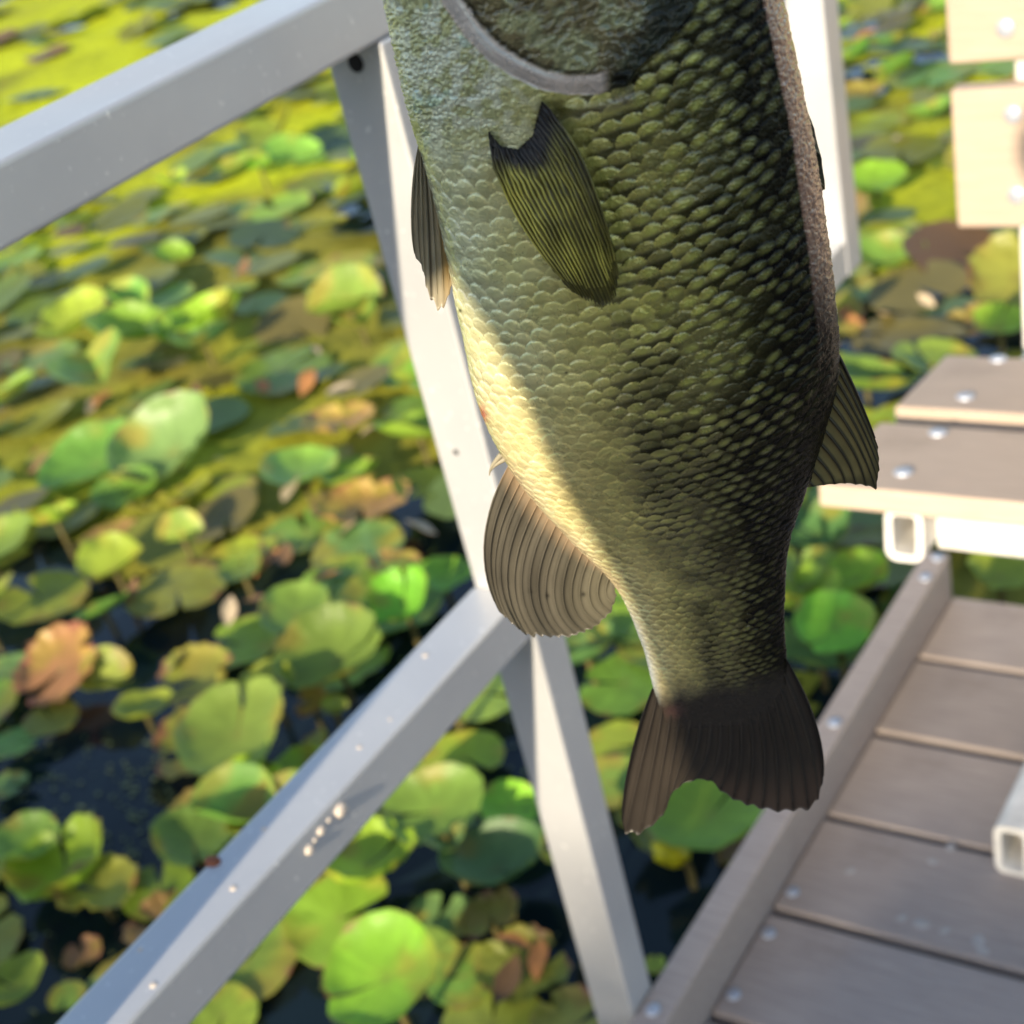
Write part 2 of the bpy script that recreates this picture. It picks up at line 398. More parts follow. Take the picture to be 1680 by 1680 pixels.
# (u, v, width px, kind, variant, height over water, tilt deg, tilt dir deg, label)
HAND = [
 (390, 1205, 205, 'cup', 0, 0.10, 12, 20, 'broad scalloped green lily pad above the sloping lower rail with its near edge rolled'),
 (239, 1170, 112, 'cup', 1, 0.06, 14, 200, 'green lily pad with brown-edged rim left of the broad scalloped pad'),
 (324, 1113, 140, 'dry', 0, 0.04, 8, 40, 'green lily pad with an orange-brown torn tip behind the broad scalloped pad'),
 (50, 1390, 118, 'cup', 3, 0.05, 4, 90, 'round scalloped lily pad alone at the edge of dark open water'),
 (160, 1462, 150, 'dry', 2, 0.05, 10, 150, 'large ragged yellow-green lily pad pointing into the dark open water'),
 (262, 1462, 130, 'flat', 1, 0.03, 6, 30, 'lily pad tucked between the ragged pad and the lower rail'),
 (386, 1340, 150, 'fold', 0, 0.09, 15, 120, 'folded lime green lily pad alongside the lower rail'),
 (30, 1622, 120, 'cup', 1, 0.03, 8, 310, 'frilled lily pad below the dark open water'),
 (14, 1288, 70, 'flat', 2, 0.01, 3, 0, 'small brown-rimmed lily pad on the bank of dark water'),
 (85, 1180, 90, 'flat', 3, 0.02, 8, 80, 'curled green lily pad by the dark pool with its lip turned up'),
 (24, 1218, 95, 'flat', 0, 0.02, 5, 200, 'plain green lily pad where the pads meet the dark pool'),
 (178, 1121, 100, 'fold', 1, 0.03, 14, 60, 'narrow folded lily pad standing above the dark pool'),
 (138, 1566, 72, 'dry', 1, 0.02, 10, 0, 'small brown lily pad next to the lower rail'),
 (109, 1634, 66, 'flat', 4, 0.01, 4, 0, 'small olive lily pad under the lower rail'),
 (560, 1508, 205, 'flat', 5, 0.03, 6, 30, 'wide smooth lily pad half under the lower rail'),
 (604, 1420, 180, 'cup', 2, 0.05, 10, 170, 'bright green lily pad overlapping the wide smooth pad below the rail'),
 (634, 1606, 225, 'lime', 0, 0.12, 14, 350, 'glossy bright lime lily pad with a glowing yellow centre'),
 (762, 1243, 135, 'flat', 1, 0.02, 5, 60, 'lily pad showing between the lower rail and the post'),
 (715, 1332, 175, 'cup', 0, 0.06, 10, 10, 'oval lily pad with a yellow rolled edge beside the post'),
 (741, 1390, 76, 'fold', 2, 0.07, 16, 250, 'small curled pale lily pad on top of two larger pads'),
 (815, 1428, 180, 'cup', 4, 0.04, 6, 200, 'deep green cupped lily pad against the lower post'),
 (838, 1327, 110, 'lime', 1, 0.04, 8, 60, 'bright lily pad partly hidden by the lower post'),
 (806, 1502, 110, 'dry', 0, 0.05, 12, 300, 'yellow-tipped ragged lily pad left of the post foot'),
 (718, 1512, 130, 'flat', 2, 0.00, 2, 0, 'dark blue-green lily pad lying low in the shade'),
 (858, 1590, 165, 'dry', 2, 0.02, 3, 0, 'olive lily pad crusted with brown algae at the post foot'),
 (553, 1085, 195, 'cup', 3, 0.08, 12, 350, 'long scalloped lily pad raised above the lower rail'),
 (662, 988, 120, 'cup', 2, 0.10, 20, 10, 'lily pad with a bright yellow upturned rim near the rail joint'),
 (486, 1007, 130, 'cup', 0, 0.05, 8, 60, 'green lily pad with a brown blotch left of the rail joint'),
 (727, 950, 105, 'lime', 1, 0.05, 8, 100, 'lime lily pad pressed against the upper post'),
 (511, 1150, 60, 'dry', 3, 0.05, 30, 20, 'shrivelled brown curled leaf above the lower rail'),
 (549, 1165, 46, 'fold', 1, 0.05, 20, 80, 'tiny lime folded leaf above the lower rail'),
 (1006, 1018, 125, 'cup', 0, 0.05, 6, 60, 'smooth green lily pad behind the fish between belly fin and tail'),
 (1024, 1120, 150, 'flat', 0, 0.03, 8, 20, 'green lily pad left of the fish tail base'),
 (1010, 1225, 120, 'flat', 1, 0.02, 6, 50, 'yellow-spotted lily pad beside the fish tail and post'),
 (1000, 1285, 120, 'flat', 4, 0.02, 6, 0, 'lily pad at the lip of the dark pool by the post'),
 (1165, 1338, 225, 'cup', 1, 0.08, 8, 340, 'large smooth lily pad under the notch of the fish tail'),
 (1372, 1030, 140, 'lime', 0, 0.13, 18, 10, 'sunlit pale lime lily pad beside the deck kerb'),
 (1345, 1075, 165, 'cup', 4, 0.06, 6, 100, 'dark blue-green lily pad beneath the sunlit pad by the kerb'),
 (1312, 945, 110, 'fold', 0, 0.10, 14, 90, 'folded lime lily pad right of the fish back'),
 (1405, 950, 110, 'cup', 2, 0.08, 12, 40, 'lime lily pad below the bench frame tube'),
 (1340, 880, 130, 'cup', 4, 0.05, 10, 0, 'green lily pad under the bench seat end'),
 (1074, 1582, 40, 'flat', 1, 0.0, 2, 0, 'tiny lily pad between post and kerb'),
 (1480, 985, 80, 'flat', 2, 0.0, 2, 0, 'blue-green lily pad in the shade of the kerb'),
 (1640, 945, 110, 'cup', 1, 0.06, 8, 60, 'lily pad past the deck end under the bench'),
 (1640, 530, 90, 'lime', 0, 0.12, 16, 30, 'bright lime lily pad behind the bench between seat and backrest'),
 (1435, 300, 110, 'lime', 1, 0.06, 8, 20, 'big pale lily pad right of the far railing post'),
 (1460, 430, 120, 'cup', 3, 0.04, 6, 20, 'wide grey-green lily pad below the far railing post'),
 (425, 270, 44, 'lime', 0, 0.10, 14, 20, 'small pale yellow pad catching the sun among dark pads'),
]
for (u, v, wp, kd, k, hz, ti, td, lab) in HAND:
    pad_px(u, v, wp, kd, k, WZ + 0.012 + hz, None, math.radians(ti), math.radians(td), lab, None, hz > 0.03)
# the rest of the pad field
TONES = {'flat': ['mid-green', 'yellow-green', 'blue-green', 'olive', 'mid-green yellowing', 'yellow-green spotted'], 'cup': ['mid-green shallow-cupped', 'yellow-green cupped', 'lime cupped', 'mid-green deep-cupped', 'blue-green deep-cupped'],
         'dry': ['withered olive', 'withered brown', 'torn olive', 'torn brown'], 'fold': ['half-folded green', 'half-folded yellow-green', 'half-folded blue-green']}
def pad_label(kd, k, p, r, alg):
    d = -p[0] * 0.62 + p[1] * 0.55
    where = 'between dock and open pond' if d < 1.9 else ('a few steps out from the dock' if d < 3.0 else ('well out from the dock' if d < 4.4 else 'far out on the pond'))
    if p[0] > -1.6 and p[1] > 2.3: where = 'past the bench end of the dock'
    lab = ('large ' if r > 0.115 else ('small ' if r < 0.095 else '')) + TONES[kd][k] + ' lily pad ' + ('on algae ' if alg else 'on open water ') + where
    return lab, 'lily pads: ' + lab
cnt = 0; tries = 0
while cnt < 252 and tries < 40000:
    tries += 1
    u = random.uniform(-160, 1760); v = random.uniform(-60, 1740)
    if u > 1040 and v > 930 and (v - 905) * 0.645 > 1500 - u: continue
    p = on_z(u, v, WZ)
    dist = math.hypot(p[0], p[1])
    if p[0] > -0.72 and p[1] < 1.62: continue
    if dist > 7.0 or p[1] < 0.1: continue
    open_pool = ((u - 150) / 170) ** 2 + ((v - 1330) / 110) ** 2 < 1 or ((u - 1120) / 80) ** 2 + ((v - 1470) / 90) ** 2 < 1 or ((u - 590) / 60) ** 2 + ((v - 1520) / 40) ** 2 < 0
    if open_pool: continue
    am = float(algae_amount(np.array(p[0]), np.array(p[1])))
    if am > 0.36 and random.random() < 0.7: continue
    r = random.choice([random.uniform(0.05, 0.08), random.uniform(0.08, 0.11), random.uniform(0.10, 0.14)]) * (1.15 if dist > 3 else 1.0)
    ok = True
    lim = 0.56
    for (x, y, q, zz) in placed:
        if (x - p[0]) ** 2 + (y - p[1]) ** 2 < (lim * (q + r)) ** 2: ok = False; break
    if not ok: continue
    kd = random.choices(['flat', 'cup', 'dry', 'fold'], [0.40, 0.33, 0.15, 0.12])[0]
    k = random.randrange({'flat': 6, 'cup': 5, 'dry': 4, 'fold': 3}[kd])
    hz = {'flat': random.uniform(0.012, 0.03), 'cup': random.uniform(0.03, 0.09), 'dry': random.uniform(0.015, 0.05), 'fold': random.uniform(0.04, 0.1)}[kd]
    put_pad(p, r, kd, k, random.uniform(0, 6.28), math.radians(random.uniform(0, 6 if kd == 'flat' else 24)), random.uniform(0, 6.28), *pad_label(kd, k, p, r, am > 0.12), WZ + hz + (0.018 if am > 0.0 else 0), kd in ('cup', 'fold') and dist < 4)
    cnt += 1

# far pads past the counted ones, and duckweed specks: one mass each
def build_far_pads():
    V, F, Cc = [], [], []
    r_ = np.random.default_rng(5); mine = []
    def one(p, r, d):
        n = 16; b = len(V); tx, ty = r_.normal(0, 0.13, 2); a0 = r_.uniform(0, 6.28); k = r_.uniform(0, 6.28)
        tone_ = [(0.15, 0.26, 0.045), (0.22, 0.27, 0.04), (0.11, 0.20, 0.06), (0.20, 0.19, 0.05), (0.26, 0.17, 0.06)][r_.choice(5, p=[0.32, 0.26, 0.2, 0.16, 0.06])]
        c = np.array(tone_) * r_.uniform(0.75, 1.35); up = r_.uniform(0.0, 0.22); z0 = WZ + r_.uniform(0.03, 0.075)
        for ring in (0.55, 1.0):
            for j in range(n):
                a = a0 + 0.12 + (2 * math.pi - 0.24) * j / (n - 1); rr = r * ring * (1 + 0.07 * math.sin(2 * a + k) + 0.04 * math.sin(5 * a + k))
                x, y = rr * math.cos(a), rr * math.sin(a)
                V.append((p[0] + x, p[1] + y, z0 + x * tx + y * ty + up * r * (ring - 0.5) * (ring > 0.9) * (0.6 + 0.6 * math.sin(3 * a + k)))); Cc.append(c * (1 if ring < 0.9 else r_.uniform(0.85, 1.25)))
        V.append((p[0], p[1], z0)); Cc.append(c * 0.9)
        for j in range(n - 1):
            F.append((b + j, b + j + 1, b + 2 * n)); F.append((b + j, b + n + j, b + n + j + 1)); F.append((b + j, b + n + j + 1, b + j + 1))
    for q in range(5200):
        u = r_.uniform(-400, 1900); v = r_.uniform(-300, 1000); p = on_z(u, v, WZ)
        d = math.hypot(p[0], p[1])
        if d < 2.7 or d > 60 or p[1] < 0.3 or (p[0] > -0.8 and p[1] < 2.4): continue
        am = float(algae_amount(np.array(p[0]), np.array(p[1])))
        if am > 0.34 and r_.random() < (0.55 if d < 6 else 0.8): continue
        r = r_.uniform(0.06, 0.13) if d < 6.6 else r_.uniform(0.09, 0.17)
        if d < 8:
            if any((x - p[0]) ** 2 + (y - p[1]) ** 2 < (0.62 * (q2 + r)) ** 2 for (x, y, q2) in mine) or any((x - p[0]) ** 2 + (y - p[1]) ** 2 < (0.72 * (q2 + r)) ** 2 for (x, y, q2, zz) in placed): continue
            mine.append((p[0], p[1], r))
        one(p, r, d)
    o = link('far_lily_pads', mesh_np('far_lily_pads', V, F, True, np.array(Cc)), PADM); tag(o, 'mass of smaller lily pads filling the pond between and beyond the larger ones', 'lily pads', kind='stuff')
build_far_pads()
def build_duckweed():
    V, F = [], []
    r_ = np.random.default_rng(8)
    def disc(p, r):
        b = len(V); n = 6; a0 = r_.uniform(0, 6)
        for j in range(n):
            a = a0 + 2 * math.pi * j / n; V.append((p[0] + r * math.cos(a), p[1] + r * math.sin(a) * 0.8, WZ + 0.004 + r_.uniform(0, 0.002)))
        V.append((p[0], p[1], WZ + 0.0065))
        for j in range(n): F.append((b + j, b + (j + 1) % n, b + n))
    for q in range(900):
        u = r_.uniform(-40, 1500); v = r_.uniform(700, 1700); p = on_z(u, v, WZ)
        if p[0] > -0.66 and p[1] < 1.6: continue
        if vnoise(np.array(p[0] * 4), np.array(p[1] * 4), 3) < 0.42: continue
        disc(p, r_.uniform(0.002, 0.0055))
    for q in range(160):
        p = on_z(r_.uniform(30, 300), r_.uniform(1220, 1440), WZ); disc(p, r_.uniform(0.0025, 0.006))
    o = link('duckweed', mesh_np('duckweed', V, F), mat_plain('duckweed', (0.16, 0.19, 0.06), 0.5)); tag(o, 'tiny duckweed specks floating on the dark water', 'duckweed', kind='stuff')
build_duckweed()

def build_leaf_bits():
    r_ = np.random.default_rng(44); mats = [mat_plain('dead_leaf_orange', (0.36, 0.16, 0.05), 0.7), mat_plain('dead_leaf_pale', (0.50, 0.40, 0.26), 0.6), mat_plain('dead_leaf_brown', (0.16, 0.09, 0.04), 0.8)]
    words = ['orange', 'pale straw', 'dark brown']
    mes = []
    for q in range(3):
        n, mm = 7, 5; V = []
        for a in range(n):
            for b in range(mm):
                t = a / (n - 1) * 2 - 1; wv = (1 - abs(t) ** 1.8) * 0.42 + 0.02; y = (b / (mm - 1) * 2 - 1)
                V.append((t, y * wv, 0.35 * wv * y * y + 0.18 * t * t * (q - 0.5) + 0.05 * math.sin(4 * t + q)))
        mes.append(mesh_np('dead_leaf', V, grid_faces(n, mm))); mes[-1].materials.append(mats[q])
    spots = [(505, 790), (540, 770), (480, 810), (195, 735), (150, 660), (168, 655), (175, 820), (520, 580), (505, 630), (430, 632), (240, 470), (400, 440), (375, 1000), (420, 985), (440, 925), (470, 920), (220, 975), (295, 1090), (60, 1050), (565, 870), (630, 930), (690, 870), (355, 745), (1420, 60), (1400, 80), (1520, 500), (1450, 510), (1385, 520), (1480, 230), (880, 1560), (830, 1600), (845, 1550), (1210, 1400), (530, 955), (70, 760), (20, 640), (320, 640), (610, 700), (560, 640), (300, 560)]
    for k, (u, v) in enumerate(spots):
        q = int(r_.integers(0, 3)); p = on_z(u, v, WZ + 0.06); sc = r_.uniform(0.022, 0.05)
        o = link('dead_leaf', mes[q], None, None, (p[0], p[1], WZ + r_.uniform(0.045, 0.07)), (r_.normal(0, 0.3), r_.normal(0, 0.3), r_.uniform(0, 6.28)), (sc, sc, sc))
        d = -p[0] * 0.62 + p[1] * 0.55
        where = 'near the dock' if d < 2.2 else ('in the middle of the pad field' if d < 3.2 else 'far out among the pads')
        lab = words[q] + ' curled dead leaf lying ' + where
        tag(o, lab, 'dead leaf', lab)
build_leaf_bits()
def build_bud():
    m = mat_plain('bud_yellow', (0.62, 0.60, 0.02), 0.4)
    base = on_z(1119, 1390, WZ + 0.07)
    t = empty('water_lily_bud', (base[0], base[1], WZ))
    V = []; n = 14; prof = [(0, 0.004), (0.006, 0.012), (0.016, 0.0175), (0.028, 0.017), (0.040, 0.012), (0.050, 0.005), (0.054, 0.0006)]
    for z, r in prof:
        for j in range(n):
            a = 2 * math.pi * j / n; rr = r * (1 + 0.10 * math.cos(3 * a)); V.append((rr * math.cos(a) - z * 0.35, rr * math.sin(a), z))
    o = link('bud', mesh_np('bud', V, grid_faces(len(prof), n, True)), m, t, (0, 0, 0.045), (0, -0.45, 0.5))
    for k in range(3):
        P = []; nn = 6
        for i in range(nn):
            for j in range(5):
                a = (k * 120 + (j - 2) * 24 * (1 - 0.12 * i)) * math.pi / 180; z = 0.002 + 0.040 * i / (nn - 1)
                r = (0.0195 if 0 < i < nn - 1 else 0.012) * (1 + 0.1 * i / nn); P.append((r * math.cos(a) - z * 0.35, r * math.sin(a), z))
        link('petal', mesh_np('petal', P, grid_faces(nn, 5)), m, t, (0, 0, 0.045), (0, -0.45, 0.5))
    v, f = tube_path([(0, 0, 0.052), (0.006, 0.0, 0.02), (0.02, -0.02, -0.06), (0.06, -0.05, -0.22)], [0.0055, 0.006, 0.006, 0.006], 8)
    link('stem', mesh_np('stem', v, f), STEMM, t)
    tag(t, 'single yellow water lily bud on a stem in the dark pool', 'flower bud')
build_bud()

# ------------------------------------------------------------------ dock
P_W = 0.1518; Y0 = 1.1235; GAP = 0.011
def build_dock():
    t = empty('dock', (0, 0, 0)); tag(t, 'grey-brown composite plank dock with a raised side kerb', 'dock')
    me = box_mesh('plank', -0.5735, 0.66, GAP / 2, P_W - GAP / 2, -0.026, 0.0, 0.0045, 3)
    for k in range(-36, 3):
        o = link('plank', me, PLANK, t, (0, Y0 + k * P_W, random.uniform(-0.0012, 0.0012)), (random.uniform(-0.003, 0.003), 0, 0))
        if k == 2: o.scale = (1, 0.94, 1)
    link('kerb', box_mesh('kerb', -0.6075, -0.5745, -4.3, Y0 + 3 * P_W - 0.012, -0.125, 0.066, 0.004, 3), PLANK, t)
    link('kerb', box_mesh('kerb', 0.6615, 0.6945, -4.3, Y0 + 3 * P_W - 0.012, -0.125, 0.066, 0.004, 3), PLANK, t)
    for x in (-0.52, 0.04, 0.60):
        link('joist', box_mesh('joist', x - 0.02, x + 0.02, -4.25, Y0 + 3 * P_W - 0.05, -0.17, -0.028, 0.002, 1), PLANK, t)
    for y in (-2.5, 0.1, 1.3):
        for x in (-0.5, 0.6):
            link('pile', box_mesh('pile', x - 0.03, x + 0.03, y - 0.03, y + 0.03, -1.4, -0.172, 0.004, 1), ALU, t)
    bolt = dome_mesh('bolt', 0.0075, 0.0022); bolt.materials.append(BOLT)
    for (u, v, z) in ((1557, 918, 0.066), (1524, 949, 0.066), (1369, 1187, 0.066), (1071, 1658, 0.066)):
        p = on_z(u, v, z); p[0] = min(max(p[0], -0.596), -0.586); link('bolt', bolt, None, t, (p[0], p[1], z + 0.001))
    for (u, v) in ((1276, 1458), (1236, 1525), (1178, 1625)):
        p = on_z(u, v, 0); link('bolt', bolt, None, t, (max(p[0], -0.562), p[1], 0.001))
    return t
build_dock()
def build_droppings():
    k = 0
    for (u, v, r) in ((1512, 1517, 0.009), (1550, 1528, 0.006), (1605, 1545, 0.009), (1612, 1562, 0.007), (1480, 1508, 0.006), (1560, 1392, 0.007), (1530, 1415, 0.006), (1395, 1430, 0.006)):
        p = on_z(u, v, 0)
        me = dome_mesh('splash_spot', r, 0.0005, 12, 3, 0.2)
        m = bpy.data.materials.get('wet_mark') or mat_plain('wet_mark', (0.42, 0.39, 0.37), 0.5)
        o = link('dried_splash_spot', me, m, None, (p[0], p[1], 0.0012), (0, 0, k)); o.scale = (1, 0.7, 1)
        tag(o, 'small pale dried splash spot on the shaded deck plank', 'spot', 'dried splash spots on the deck'); k += 1
build_droppings()

# ------------------------------------------------------------------ railing
RX0, RX1 = -0.6545, -0.609
def build_railing():
    t = empty('railing', (-0.632, 0.75, -0.2)); tag(t, 'square-tube aluminium railing with two rails and uprights along the dock edge', 'railing')
    t.location = (0, 0, 0)
    zt0, zt1 = CAM_H - 0.188, CAM_H - 0.151; zb0, zb1 = CAM_H - 0.640, CAM_H - 0.600
    bev = 0.0025
    link('top_rail', box_mesh('top_rail', RX0 - 0.014, RX1, -3.0, 2.0 - 0.54, zt0, zt1, 0.003, 3), ALU, t)
    ys = [0.748 - 0.667 * k for k in range(-1, 6)]
    for k, y in enumerate(ys):
        z0 = zb0 if k == 0 else -0.16
        p = link('post', box_mesh('post', RX0, RX1 + 0.0005, y, y + 0.0385, z0, zt0 - 0.0005, bev, 2), ALU, t)
        if k == 1:
            q = on_y(584, 103, y); hm = dome_mesh('screw_hole', 0.006, 0.0015, 12, 3); hm.materials.append(DARK)
            link('screw_hole', hm, None, p, (q[0], y - 0.0002, q[2]), (math.pi / 2, 0, 0))
            q = on_y(748, 742, y); link('screw_hole', hm, None, p, (q[0], y + 0.0002, q[2]), (math.pi / 2, 0, 0), (0.4, 0.4, 0.4))
        if k + 1 < len(ys):
            y0 = ys[k + 1] + 0.0385
            link('bottom_rail', box_mesh('bottom_rail', RX0 - 0.001, RX1 - 0.001, y0, y, zb0 + 0.0006, zb1, bev, 2), ALU, t)
    # marks on the lower rail
    hm = dome_mesh('rust_spot', 0.0065, 0.003, 10, 3); hm.materials.append(RUST)
    q = on_z(349, 1414, zb1); link('rust_spot', hm, None, t, (q[0], q[1], zb1), (0, 0, 0), (1.0, 0.7, 1))
    dm = dome_mesh('dropping', 0.005, 0.003, 10, 3); dm.materials.append(DROP)
    for (u, v, s) in ((559, 1328, 1.25), (527, 1362, 0.8), (508, 1393, 0.9), (540, 1345, 0.45), (517, 1378, 0.45)):
        d = ray(u, v); kx = (RX1 - 0.001) / d[0]; q = C0 + d * kx
        link('dropping', dm, None, t, (RX1 - 0.001, q[1], q[2]), (0, math.pi / 2, 0), (0.8 * s, s, s))
    for (u, v, s) in ((383, 1457, 0.5), (230, 1558, 0.35), (252, 1616, 0.5), (433, 1360, 0.4), (698, 1075, 0.5), (590, 1226, 0.4), (640, 1180, 0.3)):
        q = on_z(u, v, zb1); link('dropping', dm, None, t, (q[0], q[1], zb1), (0, 0, 0), (s, s, s * 0.5))
build_railing()

# ------------------------------------------------------------------ bench at the dock's end
def build_bench():
    t = empty('bench', (0, 0, 0)); tag(t, 'tan plank bench with white tube frame at the end of the dock', 'bench')
    tilt = math.atan2(0.045, 0.36)
    zf, yf = CAM_H - 0.73, 1.145
    XL, XR = -0.545, 0.60
    bw = 0.163; pitch = 0.207
    for k in range(2):
        me = box_mesh('seat_plank', XL, XR, 0.0, bw, -0.024, 0.0, 0.004, 3)
        o = link('seat_plank', me, BENCHM, t, (0, yf + k * pitch * math.cos(tilt), zf - k * pitch * math.sin(tilt)), (-tilt, 0, 0))
    bolt = dome_mesh('bolt', 0.0095, 0.0028); bolt.materials.append(BOLT)
    for (u, v) in ((1638, 590), (1584, 652), (1539, 711), (1482, 776)):
        d = ray(u, v)
        # seat plane: z = zf - (y-yf) tan(tilt)
        a = math.tan(tilt); k = (zf + yf * a - CAM_H) / (d[2] + a * d[1]); q = C0 + d * k
        link('bolt', bolt, None, t, (q[0], q[1], q[2] + 0.001), (-tilt, 0, 0))
        link('bolt', bolt, None, t, (0.055 - q[0], q[1], q[2] + 0.001), (-tilt, 0, 0))
    yb = 1.575; zt = CAM_H
    for (z0, z1) in ((zt - 0.652, zt - 0.500), (zt - 0.473, zt - 0.321)):
        link('backrest_board', box_mesh('backrest_board', XL, XR, yb, yb + 0.024, z0, z1, 0.004, 3), BENCHM, t)
    for (u, v) in ((1650, 46), (1662, 188), (1668, 320)):
        q = on_y(u, v, yb); link('bolt', bolt, None, t, (q[0], yb - 0.001, q[2]), (math.pi / 2, 0, 0))
    for x in (-0.466, 0.52):
        link('back_post', hollow_tube('back_post', 0.038, 0.038, 0.86, 0.003, 0.005, 'Z'), WHITEM, t, (x - 0.0, yb + 0.044, 0.0))
        sr = link('seat_runner', hollow_tube('seat_runner', 0.038, 0.056, 0.46, 0.0075, 0.012, 'Y'), WHITEM, t, (x, 1.152, zf - 0.0245 - 0.0285), (-tilt, 0, 0))
    link('cross_bar', hollow_tube('cross_bar', 0.036, 0.036, 0.948, 0.003, 0.005, 'X'), WHITEM, t, (-0.4465, 1.205, zf - 0.0245 - 0.047))
    for x in (-0.358, 0.42):
        link('foot', hollow_tube('foot', 0.037, 0.067, 0.56, 0.0075, 0.012, 'Y'), WHITEM, t, (x, 1.097, 0.034))
        link('leg', hollow_tube('leg', 0.036, 0.036, 0.27, 0.003, 0.005, 'Z'), WHITEM, t, (x, 1.50, 0.0665))
    link('cross_bar', hollow_tube('cross_bar', 0.03, 0.03, 0.74, 0.003, 0.005, 'X'), WHITEM, t, (-0.3395, 1.60, 0.034))
build_bench()

# ------------------------------------------------------------------ the fish
def poly_resample(P, n):
    P = np.asarray(P, float); s = np.concatenate([[0], np.cumsum(np.linalg.norm(np.diff(P, axis=0), axis=1))])
    # smooth parametric resample
    q = np.linspace(0, s[-1], n)
    return np.stack([np.interp(q, s, P[:, 0]), np.interp(q, s, P[:, 1])], -1)
def poly_dist(U, V, P):
    d = np.full(U.shape, 1e9)
    for (x0, y0), (x1, y1) in zip(P[:-1], P[1:]):
        dx, dy = x1 - x0, y1 - y0
        k = np.clip(((U - x0) * dx + (V - y0) * dy) / (dx * dx + dy * dy), 0, 1)
        d = np.minimum(d, np.hypot(U - x0 - k * dx, V - y0 - k * dy))
    return d
def poly_inside(U, V, P):
    ins = np.zeros(U.shape, bool)
    for (x0, y0), (x1, y1) in zip(P, P[1:] + P[:1]):
        c = ((y0 > V) != (y1 > V)) & (U < (x1 - x0) * (V - y0) / ((y1 - y0) if y1 != y0 else 1e-9) + x0)
        ins ^= c
    return ins

BELLY = [(628, 0), (640, 60), (655, 130), (672, 200), (690, 255), (710, 320), (727, 400), (742, 470), (754, 535), (767, 600), (781, 660), (799, 712), (820, 752), (850, 798), (890, 848), (935, 895), (975, 930), (1005, 960), (1030, 1000), (1050, 1050), (1064, 1092), (1071, 1128), (1076, 1150), (1084, 1172), (1096, 1195)]
BACK = [(1272, 0), (1290, 80), (1305, 150), (1322, 230), (1335, 320), (1346, 400), (1355, 480), (1362, 545), (1361, 590), (1351, 645), (1336, 705), (1319, 762), (1301, 820), (1288, 862), (1282, 920), (1280, 1000), (1282, 1050), (1287, 1078), (1288, 1100), (1283, 1130), (1272, 1162), (1258, 1190)]
FD = 0.52; PSI = math.radians(13)
_r = ray(1000, 700); FO = C0 + _r / FPX * FD
_h3 = _r.copy(); _h3[2] = 0; _h3 /= np.linalg.norm(_h3)
FN = -_h3; FT = np.array([-FN[1], FN[0], 0.0]); FZ = np.array([0, 0, 1.0])
def fplane(u, v):
    d = ray(u, v); k = ((FO - C0) @ FN) / (d @ FN); p = C0 + d * k
    return (p - FO) @ FT, p[2]
def smooth1(a, k):
    for _ in range(3):
        p = np.pad(a, k, mode='edge'); a = np.convolve(p, np.ones(2 * k + 1) / (2 * k + 1), 'valid')
    return a
lz = np.array([fplane(*p) for p in BELLY]); rz_ = np.array([fplane(*p) for p in BACK])
ztop = max(lz[0, 1], rz_[0, 1]); zbot = 0.5 * (lz[-1, 1] + rz_[-1, 1])
HEAD = 0.098
zmouth = ztop + HEAD
hz = np.array([0.02, 0.04, 0.06, 0.075, 0.088, HEAD])
L0, R0 = lz[0, 0], rz_[0, 0]
lpts = np.concatenate([[[L0 + d, ztop + h] for h, d in zip(hz[::-1], (0.036, 0.016, 0.007, 0.003, 0.0005, -0.001))], lz])
rpts = np.concatenate([[[R0 - d, ztop + h] for h, d in zip(hz[::-1], (0.068, 0.048, 0.037, 0.026, 0.014, 0.006))], rz_])
NL, NR_ = 940, 560
# rows: denser in view
zr = np.concatenate([np.linspace(zmouth, ztop - 0.0, 70, endpoint=False), np.linspace(ztop, zbot, NL - 70)])
tl = np.interp(-zr, -lpts[:, 1], lpts[:, 0]); tr = np.interp(-zr, -rpts[:, 1], rpts[:, 0])
tl = np.interp(-zr, -zr, tl); tl[60:] = smooth1(tl, 12)[60:]; tr[60:] = smooth1(tr, 12)[60:]
tc = (tl + tr) / 2; hb = (tr - tl) / 2
sfr = (zmouth - zr) / (zmouth - zbot)          # 0 mouth .. 1 tail base
ratio = np.interp(sfr, [0, 0.08, 0.2, 0.35, 0.6, 0.75, 0.88, 0.94, 1.0], [0.55, 0.62, 0.66, 0.62, 0.56, 0.47, 0.36, 0.20, 0.02])
ha = hb * ratio
# around: finer on the flank that faces out
th = np.concatenate([np.linspace(0, math.pi, 400, endpoint=False), np.linspace(math.pi, 2 * math.pi, NR_ - 400, endpoint=False)])
ct, st = np.cos(th), np.sin(th)
pt = np.sign(ct) * np.abs(ct) ** 0.92
pn = np.sign(st) * np.abs(st) ** 0.95 * (1 - 0.22 * np.clip(ct, 0, 1) ** 2 + 0.06 * np.clip(-ct, 0, 1))
Tl = hb[:, None] * pt[None]; Nl = ha[:, None] * pn[None]
Tr = Tl * math.cos(PSI) - Nl * math.sin(PSI); Nr = Tl * math.sin(PSI) + Nl * math.cos(PSI)
mn, mx_ = Tr.min(1, keepdims=True), Tr.max(1, keepdims=True)
Tr = tl[:, None] + (Tr - mn) / (mx_ - mn) * (tr - tl)[:, None]
BP = FO + Tr[..., None] * FT + Nr[..., None] * FN
BP[..., 2] = zr[:, None]
# normals of the smooth body
du = np.gradient(BP, axis=0); dv = np.roll(BP, -1, 1) - np.roll(BP, 1, 1)
BN = np.cross(dv, du); BN /= np.linalg.norm(BN, axis=-1, keepdims=True) + 1e-12
cen = BP.mean(1, keepdims=True)
sg = np.sign(((BP - cen) * BN).sum(-1).mean()); BN *= sg
PXY = project(BP)
